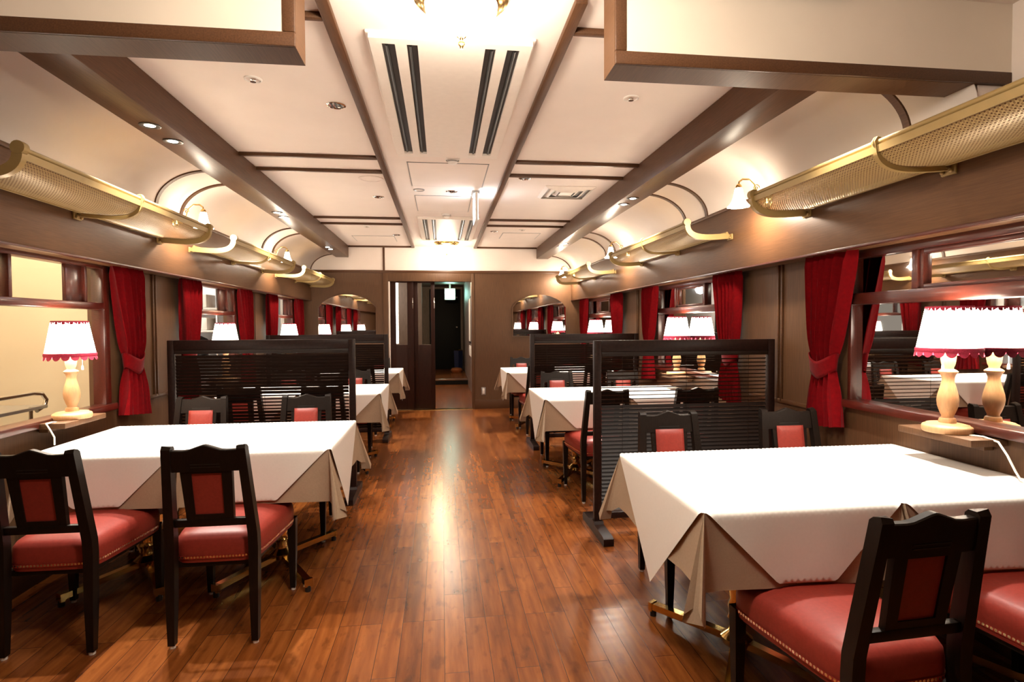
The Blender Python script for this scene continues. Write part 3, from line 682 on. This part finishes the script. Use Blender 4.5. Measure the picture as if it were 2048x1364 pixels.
    for sx in (-1, 1):
        vs = [(sx*xx, yy, z) for z, xa, xb in ((0.525, 0.056, 0.090), (0.738, 0.058, 0.098)) for yy in (-0.010, 0.010) for xx in (xa, xb)]
        mb.add(vs, [(0, 1, 3, 2), (4, 6, 7, 5), (0, 4, 5, 1), (2, 3, 7, 6), (0, 2, 6, 4), (1, 5, 7, 3)])
    mb.box(-0.059, 0.059, -0.010, 0.010, 0.726, 0.740); mb.box(-0.059, 0.059, -0.010, 0.010, 0.524, 0.546)
    lean(mb).build('splat_frame', 'dark', t)
    mb = MB()
    def cush(u, v):
        a, b = 2*u-1, 2*v-1; x = a*0.076; z = 0.640+b*0.112; e = (1-a**4)*(1-b**4); return (x, 0.0145+0.013*e**0.5, z)
    mb.grid(cush, 14, 16); mb.box(-0.076, 0.076, 0.009, 0.0152, 0.528, 0.752)
    mb.box(-0.0575, 0.0575, -0.004, 0.010, 0.546, 0.726)
    lean(mb).build('back_panel', 'leather', t, ang=50)
    return t
ch0 = make_chair(); chairs = []
def chair(x, y, facing, rot, where, i, sd, spot_):
    lab = 'red-seated dark chair, %s, %s seat, %s table by %s windows' % (where, spot_, ORD[i], sd)
    place(ch0, chairs, (x, y, 0), (0 if facing > 0 else PI)+rot, lab, 'red and dark wood dining chairs')
for sd, ys, nx, fx in (('mirrored', TAB_R, (1.175, 1.86), (1.19, 1.875)), ('clear', TAB_L, (-0.932, -1.55), (-0.915, -1.60))):
    for i, yy in enumerate(ys):
        for j in range(2):
            spot_ = ('aisle', 'window')[j]
            r1, r2 = random.uniform(-0.02, 0.02), random.uniform(-0.03, 0.03)
            ny, fy = yy-HY-0.110, yy+HY+0.12
            if sd == 'mirrored' and i == 0: r1 = (0.06, 0.0)[j]
            if sd == 'mirrored' and i == 2: ny += 0.02
            if sd == 'clear' and i == 2: ny += 0.06
            chair(nx[j] if i < 2 else nx[j]-0.02, ny, 1, r1, 'back to camera', i, sd, spot_)
            chair(fx[j] if i == 0 else fx[j]-0.05*(sd == 'mirrored'), fy, -1, r2, 'facing camera', i, sd, spot_)

# ------------------------------------------------------------------ blind screens between the tables
def make_screen(L, shut):
    """origin at the aisle-side post, running to +x (length L)"""
    t = thing('blind_screen', '', 'screen'); H = 1.20
    for x in (0.0, L-0.045):
        MB().box(x, x+0.045, -0.02, 0.02, 0.05, H, 0.004).build('post', 'screenwood', t)
        pl = [(-0.235+0.02*(1-math.cos(a)), 0.028+0.027*math.sin(a)) for a in [PI/2, PI/3, PI/6, 0, -PI/6, -PI/3]]
        poly = [(-0.245, 0.0), (0.245, 0.0), (0.25, 0.02), (0.245, 0.042), (0.225, 0.052), (0.04, 0.058), (0.03, 0.075), (-0.03, 0.075), (-0.04, 0.058), (-0.225, 0.052), (-0.245, 0.042), (-0.25, 0.02)]
        MB().prism(poly, x-0.008, x+0.053, 'x').build('foot', 'screenwood', t, ang=30)
    MB().box(0.045, L-0.045, -0.02, 0.02, H-0.072, H, 0.004).build('top_rail', 'screenwood', t)
    MB().box(0.045, L-0.045, -0.02, 0.02, 0.085, 0.125, 0.004).build('bottom_rail', 'screenwood', t)
    MB().box(0.048, L-0.048, -0.018, 0.018, H-0.10, H-0.072, 0.003).build('headrail', 'blind', t)
    s = MB(); z = 0.145; n = 0
    while z < H-0.108:
        a = math.radians((62 if z > 0.80 else 30 if z > 0.66 else 55)*shut if shut else (-21 if z > 0.80 else 47)); hw = 0.0138
        dy, dz = hw*math.cos(a), hw*math.sin(a)
        s.add([(0.05, -dy, z-dz), (L-0.05, -dy, z-dz), (L-0.05, 0, z+0.0018), (0.05, 0, z+0.0018), (L-0.05, dy, z+dz), (0.05, dy, z+dz)], [(0, 1, 2, 3), (3, 2, 4, 5)])
        z += 0.0245; n += 1
    s.build('slats', 'blind', t, recalc=False, ang=60)
    for x in (0.18, L*0.5, L-0.18): MB().tube([(x, -0.0165, 0.12), (x, -0.0165, H-0.09)], 0.0012, 5).build('ladder_cord', 'screenwood', t)
    return t
scrR = make_screen(1.195, 0); st = []; scrL = make_screen(1.33, 1); stl = []; scrF = make_screen(1.195, -1); stf = []
place(scrR, st, (0.935, PAR_R[0], 0), 0, 'dark slatted blind screen behind the front table by the mirrored windows', 'blind screens')
place(scrF, stf, (0.935, PAR_R[1], 0), 0, 'dark slatted blind screen behind the middle table by the mirrored windows', 'blind screens')
place(scrL, stl, (-0.655, PAR_L[0], 0), PI, 'dark slatted blind screen behind the front table by the clear windows', 'blind screens')
place(scrL, stl, (-0.61, PAR_L[1], 0), PI, 'dark slatted blind screen behind the middle table by the clear windows', 'blind screens')

# ------------------------------------------------------------------ curtains
def make_curtain(h0, h1):
    """gathered drape in the YZ plane, outer edge at y=+w/2; window side is -y; z from h0 to h1; tied at zt"""
    t = thing('curtain', '', 'curtain'); zt = 1.06
    def env(z):
        if z >= zt:
            k = (z-zt)/(h1-zt); lo = 0.0-0.165*k**0.9-0.045; hi = 0.125+0.05*k
        else:
            k = (zt-z)/(zt-h0); lo = -0.045-0.055*k**0.8; hi = 0.125+0.05*k
        return lo, hi
    def fn(u, v):
        z = h0+(h1-h0)*v; lo, hi = env(z)
        pin = 1-math.exp(-((z-zt)/0.10)**2)
        amp = (0.026+0.012*min(1, max(0, (h1-z)*2.0)))*(0.45+0.55*pin)
        w = u*5.5+0.22*math.sin(2.1*v+6*u)
        y = lo+(hi-lo)*u+0.006*math.sin(w*4*PI)*pin
        x = amp*math.sin(w*2*PI)+0.006*math.sin(w*4.3*PI+1)
        if z > h1-0.06: x *= 0.55+0.45*(h1-z)/0.06
        zz = z-(0.045*u*(1-v)**3 if False else 0)-0.03*(1-u)*(1-v)**4*(-1)
        return (x, y, zz)
    MB().grid(fn, 88, 44).build('drape', 'velvet', t, ang=80, recalc=False)
    def band(u, v):
        a = 2*PI*u; z = zt-0.045+0.095*v; cy = 0.04
        ry = 0.098+0.010*v; rx = 0.032+0.012*v
        return (rx*math.cos(a), cy+ry*math.sin(a), z+0.050*abs(math.sin(a))**1.5-0.022)
    MB().grid(band, 36, 5, close_u=True).build('tieback', 'velvet', t, ang=80, recalc=False, solid=0.004)
    return t
cu0 = make_curtain(0.715, ZV0+0.012); cus = []
for sd, wins, x, off, idx in (('mirrored', WIN_R, 2.095, 0.79, ((0, 1), (1, -1), (1, 1), (2, -1), (2, 1))), ('clear', WIN_L, -1.992, 0.64, ((0, 1), (1, -1), (1, 1), (2, -1), (2, 1)))):
    for i, s_ in idx:
        # far side curtain: outer edge at +y ; near side: turned round
        o = place(cu0, cus, (x, wins[i]+s_*off, 0), 0 if s_ > 0 else PI, 'red gathered curtain with tieback at the %s edge of the %s %s window' % ('farther' if s_ > 0 else 'nearer', ORD[i], 'mirrored' if sd == 'mirrored' else 'clear'), 'red curtains')

# ------------------------------------------------------------------ table lamps on their shelves
def make_lamp():
    t = thing('table_lamp', '', 'lamp')
    MB().lathe([(0.0, 0), (0.086, 0), (0.089, 0.006), (0.089, 0.022), (0.085, 0.028), (0.076, 0.031), (0.074, 0.034), (0.035, 0.038), (0.0, 0.038)], seg=40).build('base', 'pine', t)
    MB().lathe([(0.030, 0.036), (0.031, 0.046), (0.028, 0.056), (0.022, 0.060), (0.021, 0.066), (0.027, 0.080), (0.036, 0.108), (0.0385, 0.130), (0.036, 0.152), (0.029, 0.180), (0.0225, 0.205), (0.0215, 0.222), (0.026, 0.236), (0.033, 0.245), (0.034, 0.250), (0.027, 0.256), (0.019, 0.260), (0.0185, 0.266), (0.024, 0.280), (0.0265, 0.300), (0.0275, 0.315), (0.030, 0.318), (0.028, 0.326), (0.018, 0.332), (0.014, 0.345), (0.0, 0.345)], seg=28).build('stem', 'pine', t)
    zb, zt, rb, rt = 0.335, 0.515, 0.112, 0.080
    sh = MB(); n = 60
    sh.lathe([(rb+(rt-rb)*k/6, zb+(zt-zb)*k/6) for k in range(7)], seg=n, cap=False, fn=lambda r, z, a: r+0.0012*math.cos(30*a))
    sh.build('shade', 'shade', t, ang=80, recalc=False)
    sk = MB(); sk.lathe([(rt+0.0015, zt-0.006), (rt+0.003, zt-0.003), (rt+0.0015, zt+0.003)], seg=48, cap=False)
    n = 48
    for k in range(16):                                         # small scallops below the upper braid
        a0, a1 = 2*PI*k/16, 2*PI*(k+1)/16; vs = []
        for q in range(7):
            a = a0+(a1-a0)*q/6; dz = 0.010*math.sin(PI*q/6); rr = rt+(rb-rt)*dz/(zt-zb)+0.002
            vs += [(rt*math.cos(a)*1.02, rt*math.sin(a)*1.02, zt-0.004), (rr*math.cos(a), rr*math.sin(a), zt-0.007-dz)]
        sk.add(vs, [(2*q, 2*q+2, 2*q+3, 2*q+1) for q in range(6)])
    sk.build('upper_trim', 'fringe', t, recalc=False)
    fr = MB(); fr.lathe([(rb+0.0015, zb-0.004), (rb+0.004, zb), (rb+0.003, zb+0.011), (rb, zb+0.014)], seg=48, cap=False)
    for k in range(18):
        a0, a1 = 2*PI*k/18, 2*PI*(k+1)/18; vs = []
        for q in range(9):
            a = a0+(a1-a0)*q/8; dz = 0.021*math.sin(PI*q/8)**0.6; rr = rb+0.003+0.004*math.sin(PI*q/8)
            vs += [((rb+0.001)*math.cos(a), (rb+0.001)*math.sin(a), zb-0.001), (rr*math.cos(a), rr*math.sin(a), zb-0.004-dz)]
        fr.add(vs, [(2*q, 2*q+2, 2*q+3, 2*q+1) for q in range(8)])
    fr.build('fringe', 'fringe', t, recalc=False)
    p = MB().tube([(-0.045, -0.02, 0.34), (-0.045, -0.02, 0.278)], 0.0011, 6).build('pull_chain', 'white', t)
    MB().lathe([(0.002, 0), (0.006, 0.003), (0.0045, 0.022), (0.002, 0.026)], (-0.045, -0.02, 0.254), 10).build('pull_knob', 'white', p)
    point('lamp_bulb', (0, 0, 0.43), 2.2, t, col=WARM, r=0.03)
    return t
la0 = make_lamp(); las = []
shf0 = thing('lamp_shelf', '', 'shelf'); shs = []
MB().box(-0.075, 0.085, -0.175, 0.175, -0.028, 0.0, 0.003).build('board', 'brown_v', shf0)
MB().box(0.04, 0.085, -0.12, 0.12, -0.055, -0.028, 0.003).build('cleat', 'brown_v', shf0)
LAMP_R = [(2.079, 2.09), (2.072, 4.79), (2.072, 7.45)]; LAMP_L = [(-1.965, 3.27), (-1.965, 5.44), (-1.965, 7.62)]
for sd, pts, z in (('mirrored', LAMP_R, 0.848), ('clear', LAMP_L, 0.815)):
    for i, (x, y) in enumerate(pts):
        rz = 0 if sd == 'mirrored' else PI
        place(shf0, shs, (x, y, z), rz, 'small brown shelf under the lamp at the %s %s window' % (ORD[i], sd), 'lamp shelves')
        place(la0, las, (x-0.004 if sd == 'mirrored' else x+0.004, y, z+0.0005), rz, 'lit white-shaded table lamp on turned wood stem at the %s %s window' % (ORD[i], sd), 'table lamps')
# lamp leads that show
def lead(lamp, pts):
    o = MB().tube(pts, 0.004, 8).build('power_cord', 'white', lamp)
    o.matrix_parent_inverse = (Matrix.Translation(lamp.location) @ Matrix.Rotation(lamp.rotation_euler.z, 4, 'Z')).inverted()
lead(las[0], [(2.09, 2.01, 0.848), (2.10, 1.955, 0.852), (2.105, 1.90, 0.842), (2.10, 1.86, 0.80), (2.09, 1.82, 0.75), (2.09, 1.80, 0.724), (2.10, 1.76, 0.723)])
lead(las[3], [(-1.97, 3.19, 0.805), (-1.965, 3.12, 0.818), (-1.95, 3.05, 0.822), (-1.915, 3.02, 0.80), (-1.895, 3.02, 0.76), (-1.895, 3.02, 0.722)])

# ------------------------------------------------------------------ luggage racks on the valances
def make_rack(Lh):
    """half length Lh; wall face at x=0, rack reaches to -x; origin at the wall line of the mid bracket"""
    t = thing('luggage_rack', '', 'rack')
    def prof(k):                                                  # shallow trough: wall end low, outer end curving up
        a = k
        x = -0.022-0.303*math.sin(a*PI/2*0.98)**0.95; z = 0.010-0.020*math.sin(a*PI*0.9)+0.064*a**3.2+0.012*a
        return x, z
    for y in (-Lh, 0, Lh):
        br = MB(); pts = [(prof(k/18)[0], y, prof(k/18)[1]-0.013) for k in range(19)]
        x1, z1 = prof(1.0)
        if y == 0: pts += [(x1-0.006, y, z1+0.012), (x1+0.004, y, z1+0.026)]
        w = 0.010 if y == 0 else 0.014
        br.tube(pts, 0, flat=(w, 0.010 if y == 0 else 0.019, (0, 1, 0)))
        b = br.build('bracket', 'gold', t, ang=40)
        if y != 0:
            e = MB(); e.prism([(x1-0.002+0.026*math.cos(a*PI/8), z1+0.008+0.026*math.sin(a*PI/8)) for a in range(16)], y-0.015, y+0.015, 'y'); e.build('scroll', 'gold', b)
        else:
            MB().tube([(x1+0.006+0.019*math.cos(a*PI/9), y, z1+0.010+0.019*math.sin(a*PI/9)) for a in range(-6, 12)], 0.006, 8).build('clip', 'gold', b)
        f = MB(); f.box(-0.012, 0.0, y-0.035, y+0.035, -0.030, 0.012, 0.006)
        f.build('wall_plate', 'gold', b)
        k = MB()
        for q in (-0.02, 0.02): k.ball((-0.017, y+q, -0.016), 0.0085)
        k.tube([(-0.01, y, 0.0), (-0.03, y, -0.002)], 0.012, 10); k.build('bolts', 'gold', b)
    x1, z1 = prof(1.0)
    MB().tube([(x1+0.006, -Lh, z1+0.010), (x1+0.006, Lh, z1+0.010)], 0.0115, 14).build('top_rail', 'gold', t)
    xe, ze = prof(0.90)
    MB().tube([((xe+x1)/2-0.004, -Lh, (ze+z1)/2-0.004), ((xe+x1)/2-0.004, Lh, (ze+z1)/2-0.004)], 0, flat=(0.014, 0.004, (x1-xe, 0, z1-ze))).build('edge_strip', 'gold', t)
    MB().box(-0.034, -0.020, -Lh, Lh, 0.004, 0.028, 0.003).build('wall_rail', 'gold', t)
    ln = [0.0]
    for k in range(24): ln.append(ln[-1]+math.dist(prof(k/24*0.95), prof((k+1)/24*0.95)))
    for y0, y1 in ((-Lh+0.008, -0.008), (0.008, Lh-0.008)):
        mb = MB(); mb.grid(lambda u, v: (prof(u*0.95)[0], y0+(y1-y0)*v, prof(u*0.95)[1]), 24, 1, lambda u, v: (y0+(y1-y0)*v+5, ln[int(round(u*24))]))
        mb.build('mesh_panel', 'perf', t, recalc=False, ang=80)
    return t
rk0 = make_rack(0.885); rks = []
for sd, x, ys, rz in (('mirrored', XVR, (2.045, 4.66, 7.32), 0.0), ('clear', XVL, (3.285, 5.54, 7.80), PI)):
    for i, y in enumerate(ys):
        place(rk0, rks, (x, y, 1.918 if rz == 0.0 else 1.90), rz, 'gold luggage rack with pierced sheet, %s one above the %s windows' % (('first', 'second', 'third')[i], sd), 'gold luggage racks')

# ------------------------------------------------------------------ wall sconces
def make_sconce():
    """wall at x=0, reaches to -x"""
    t = thing('wall_sconce', '', 'light')
    p = MB(); p.lathe([(0.045, 0.0), (0.045, 0.006), (0.036, 0.012), (0.03, 0.020), (0.018, 0.028), (0.0, 0.030)], seg=24)
    p.v = [(-z, y, x*1.25) for x, y, z in p.v]; p.build('back_plate', 'brass', t)
    arm = [(-0.02, 0, 0.0), (-0.05, 0, -0.012), (-0.075, 0, 0.01), (-0.085, 0, 0.05), (-0.10, 0, 0.095), (-0.135, 0, 0.125), (-0.175, 0, 0.125), (-0.197, 0, 0.108), (-0.20, 0, 0.085)]
    MB().tube(arm, 0.0055, 10).build('arm', 'brass', t)
    MB().tube([(-0.085+0.022*math.cos(k*0.45)*(1-k/22), 0, 0.075+0.022*math.sin(k*0.45)*(1-k/22)) for k in range(18)], 0.003, 8).build('scroll', 'brass', t)
    MB().lathe([(0.008, 0.095), (0.017, 0.085), (0.020, 0.070), (0.016, 0.062)], (-0.20, 0, 0), 16).build('cup', 'brass', t)
    g = MB(); g.lathe([(0.018, 0.072), (0.024, 0.055), (0.028, 0.030), (0.034, 0.005), (0.046, -0.022), (0.062, -0.042), (0.066, -0.045)], (-0.20, 0, 0), 40, cap=False, fn=lambda r, z, a: r*(1+0.06*max(0, (0.0-z)/0.045)*math.cos(8*a)))
    g.build('bell_shade', 'glassbell', t, recalc=False, ang=80)
    point('sconce_bulb', (-0.20, 0, -0.055), P_SCONCE, t, col=WARM, r=0.03)
    return t
sc0 = make_sconce(); scs = []
for x, y, rz, lab in ((XVR, 3.31, 0, 'brass bell-glass wall sconce between the first and second racks, mirrored side'), (XVR, 5.97, 0, 'brass bell-glass wall sconce between the second and third racks, mirrored side'), (XVR, 8.50, 0, 'brass bell-glass wall sconce by the end wall, mirrored side'),
                   (XVL, 4.41, PI, 'brass bell-glass wall sconce between the first and second racks, clear-window side'), (XVL, 6.67, PI, 'brass bell-glass wall sconce between the second and third racks, clear-window side')):
    place(sc0, scs, (x, y, 2.066), rz, lab, 'bell-glass wall sconces')

# ------------------------------------------------------------------ ceiling lamps
def make_bowl():
    t = thing('ceiling_lamp', '', 'light')
    MB().lathe([(0.0, 0), (0.172, 0.0), (0.176, -0.012), (0.172, -0.022), (0.160, -0.026), (0.158, -0.036), (0.142, -0.042), (0.132, -0.050), (0.128, -0.040)], seg=48, cap=False).build('rim', 'brass', t)
    MB().lathe([(0.131, -0.044), (0.128, -0.070), (0.116, -0.100), (0.094, -0.126), (0.064, -0.144), (0.03, -0.153), (0.0, -0.155)], seg=48, cap=False).build('glass_bowl', 'bowl', t, recalc=False, ang=80)
    MB().lathe([(0.0, -0.150), (0.017, -0.152), (0.018, -0.158), (0.008, -0.164), (0.006, -0.172), (0.012, -0.178), (0.012, -0.186), (0.007, -0.192), (0.005, -0.202), (0.0, -0.203)], seg=18, cap=False).build('finial', 'brass', t)
    point('bowl_bulb', (0, 0, -0.22), 7.5, t, col=(1.0, 0.88, 0.72), r=0.10)
    return t
cb0 = make_bowl(); cbs = []
for y, lab in ((2.08, 'round glass bowl ceiling lamp with brass rim before the first air conditioner'), (8.28, 'round glass bowl ceiling lamp with brass rim by the end wall'), (1.22, 'added unseen bowl ceiling lamp above the aisle, brightening the bulkheads')):
    place(cb0, cbs, (0.08, y, HC), 0, lab, 'bowl ceiling lamps')

for c in cbs[2].children:                                        # stronger bulb in the unseen lamp added to brighten the bulkheads
    if c.type == 'LIGHT': c.data = c.data.copy(); c.data.energy = 24.0

# ------------------------------------------------------------------ recessed spots in the beams
def make_spot():
    t = thing('recessed_spotlight', '', 'light')
    MB().lathe([(0.050, -0.001), (0.050, -0.004), (0.044, -0.006), (0.030, -0.003), (0.024, -0.001)], seg=28, cap=False).build('ring', 'black', t)
    MB().lathe([(0.0, -0.0015), (0.020, -0.0015), (0.025, -0.0022)], seg=24, cap=False).build('lens', 'bulb', t, recalc=False)
    spot('spot_beam', (0, 0, -0.012), P_SPOT, t, angle=96, blend=0.8, tilt=(0, 0, 0))
    return t
rs0 = make_spot(); rss = []
for sd, x, ys in (('clear', -1.465, (3.11, 3.36, 5.35, 5.56, 7.62, 7.82)), ('mirrored', 1.555, (1.95, 2.19, 4.48, 4.71, 7.05, 7.28))):
    for k, y in enumerate(ys):
        zz = BZ if y > 2.06 else HC
        where = 'above the %s table' % ORD[k//2]
        place(rs0, rss, (x, y, zz), 0, '%s recessed spotlight of the pair %s, beam on the %s-window side' % (('nearer', 'farther')[k % 2], where, sd), 'recessed beam spotlights')


# ------------------------------------------------------------------ ceiling fittings
def make_ac():
    t = thing('air_conditioner', '', 'air conditioner'); hx, hy = 0.34, 0.815
    mb = MB(); sl = [(0.048, 0.104), (0.152, 0.198)]
    xs = sorted([-hx, hx]+[s*(hx-a) for s in (-1, 1) for p in sl for a in p])
    for i in range(len(xs)-1):
        a, b = xs[i], xs[i+1]; slot = any(abs(abs((a+b)/2)-(hx-(p[0]+p[1])/2)) < 0.005 for p in sl)
        if slot: mb.box(a, b, -hy, -hy+0.045, -0.028, 0); mb.box(a, b, hy-0.07, hy, -0.028, 0)
        else: mb.box(a, b, -hy, hy, -0.028, 0)
    mb.box(-hx-0.012, hx+0.012, -hy-0.012, hy+0.012, -0.010, 0, 0.003)
    mb.build('panel', 'acwhite', t, smooth=False)
    for s in (-1, 1):
        for j, p in enumerate(sl):
            a, b = sorted((s*(hx-p[0]), s*(hx-p[1])))
            MB().box(a, b, -hy+0.045, hy-0.07, -0.0125, -0.0115).build('slot', 'black', t, smooth=False)
            m = (a+b)/2+s*0.008
            MB().tube([(m, -hy+0.07, -0.018), (m, hy-0.09, -0.018)], 0.007, 8).build('vane', 'black', t)
    return t
ac0 = make_ac(); acs = []
place(ac0, acs, (0.052, 3.20, HC-0.0), 0, 'long cream ceiling air conditioner panel with dark slots, first along the aisle', 'ceiling air conditioners')
place(ac0, acs, (0.085, 7.14, HC-0.0), 0, 'long cream ceiling air conditioner panel with dark slots, second along the aisle', 'ceiling air conditioners')
def hatch(x0, x1, y0, y1, lab):
    t = thing('access_hatch', lab, 'hatch', ((x0+x1)/2, (y0+y1)/2, HC), 0, 'ceiling access hatches'); a, b = (x1-x0)/2, (y1-y0)/2
    f = MB(); 
    for q in (MB().box(-a, a, -b, -b+0.008, -0.003, 0), MB().box(-a, a, b-0.008, b, -0.003, 0), MB().box(-a, -a+0.008, -b, b, -0.003, 0), MB().box(a-0.008, a, -b, b, -0.003, 0)): f.add(q.v, q.f)
    f.build('frame', 'grey', t, smooth=False); MB().box(-a+0.008, a-0.008, -b+0.008, b-0.008, -0.004, 0).build('cover', 'cream', t, smooth=False)
hatch(-0.245, 0.362, 4.24, 4.95, 'cream ceiling access hatch just after the first air conditioner')
hatch(-0.24, 0.29, 5.31, 6.03, 'cream ceiling access hatch just before the second air conditioner')
hatch(-1.18, -0.62, 7.75, 8.25, 'cream ceiling hatch near the end wall on the clear-window side')
hatch(0.80, 1.30, 7.35, 7.85, 'cream ceiling hatch near the end wall on the mirrored side')
def disc(name, x, y, lab, cat, r, m1='white', m2='grey', dark=False):
    t = thing(name, lab, cat, (x, y, HC))
    MB().lathe([(r, 0.0), (r, -0.004), (r*0.85, -0.007), (r*0.8, -0.004), (r*0.78, 0.0)], seg=28, cap=False).build('ring', m1, t)
    MB().lathe([(0.0, -0.002), (r*0.78, -0.0015)], seg=24, cap=False).build('core', m2, t, recalc=False)
    return t
for x, y, lab in ((-0.56, 3.20, 'unlit chrome downlight beside the first air conditioner, clear-window side'), (-0.574, 5.41, 'unlit chrome downlight in the second ceiling bay, clear-window side'), (-0.584, 7.64, 'unlit chrome downlight in the last ceiling bay, clear-window side'), (0.687, 4.61, 'unlit chrome downlight beside the square diffuser'), (0.675, 7.25, 'unlit chrome downlight in the last ceiling bay, mirrored side'), (0.10, 5.13, 'small chrome downlight between the two access hatches')):
    t = disc('ceiling_downlight', x, y, lab, 'light', 0.052, 'chrome', 'chrome'); t['group'] = 'unlit ceiling downlights'
    b = MB()
    for k in (-1, 0, 1): b.box(k*0.022-0.003, k*0.022+0.003, -0.034, 0.034, -0.006, -0.002)
    b.build('baffle_slats', 'black', t, smooth=False)
for x, y, lab in ((-0.898, 2.91, 'sprinkler head in the front ceiling bay, clear-window side'), (1.007, 2.93, 'sprinkler head in the front ceiling bay, mirrored side'), (-0.89, 7.02, 'sprinkler head in the end ceiling bay, clear-window side'), (1.017, 7.10, 'sprinkler head in the end ceiling bay, mirrored side')):
    t = disc('sprinkler_head', x, y, lab, 'sprinkler', 0.042, 'white', 'cream'); t['group'] = 'sprinkler heads'
    MB().lathe([(0.012, -0.002), (0.012, -0.006), (0.005, -0.007), (0.005, -0.012), (0.014, -0.013), (0.014, -0.015), (0, -0.015)], seg=14, cap=False).build('deflector', 'chrome', t)
disc('ceiling_speaker', -0.563, 4.76, 'round flush ceiling speaker beside the first access hatch', 'speaker', 0.10, 'cream', 'cream')
disc('ceiling_speaker', -0.189, 5.10, 'small round ceiling speaker between the two access hatches', 'speaker', 0.05, 'grey', 'acwhite')
for x, y, lab in ((0.088, 4.12, 'white domed smoke detector at the edge of the first access hatch'), (0.062, 6.17, 'white domed smoke detector at the edge of the second air conditioner')):
    t = thing('smoke_detector', lab, 'detector', (x, y, HC), 0, 'smoke detectors')
    MB().lathe([(0.0, 0), (0.052, 0.0), (0.054, -0.012), (0.048, -0.018)], seg=28, cap=False).build('base', 'white', t); MB().lathe([(0.040, -0.016), (0.038, -0.030), (0.026, -0.040), (0.0, -0.042)], seg=24, cap=False).build('dome', 'white', t)
    MB().lathe([(0.0391, -0.024), (0.0385, -0.028)], seg=24, cap=False).build('slot', 'black', t)
t = thing('ceiling_diffuser', 'square stepped air diffuser in the ceiling on the mirrored side', 'vent', (1.125, 5.06, HC))
for k, a in enumerate((0.225, 0.165, 0.105)):
    r = MB(); b = a-0.030; z0, z1 = -0.004-0.006*0, -0.020
    for sg in range(4):
        c, s_ = [(1, 0), (0, 1), (-1, 0), (0, -1)][sg]; R = lambda x, y, z: (x*c-y*s_, x*s_+y*c, z)
        r.add([R(-a, -a, -0.002), R(a, -a, -0.002), R(b, -b, z1), R(-b, -b, z1)], [(0, 1, 2, 3)])
    r.build('louver', 'acwhite', t, smooth=False, recalc=False, solid=0.003)
MB().box(-0.20, 0.20, -0.20, 0.20, -0.0015, -0.0005).build('throat', 'grey', t, smooth=False)
MB().box(-0.06, 0.06, -0.06, 0.06, -0.018, -0.014).build('core', 'acwhite', t, smooth=False)
t = thing('hanging_sign', 'thin lit sign panel hanging edge-on from the ceiling between the access hatches', 'sign', (0.315, 5.17, HC-0.275))
MB().box(-0.012, 0.012, -0.16, 0.16, 0.0, 0.25, 0.003).build('housing', 'white', t); MB().box(-0.0145, -0.012, -0.15, 0.15, 0.012, 0.238).build('lit_panel', 'exit', t, smooth=False)
MB().box(0.012, 0.0145, -0.15, 0.15, 0.012, 0.238).build('lit_panel', 'exit', t, smooth=False); MB().box(-0.03, 0.03, -0.10, 0.10, 0.25, 0.275, 0.002).build('mount', 'grey', t)
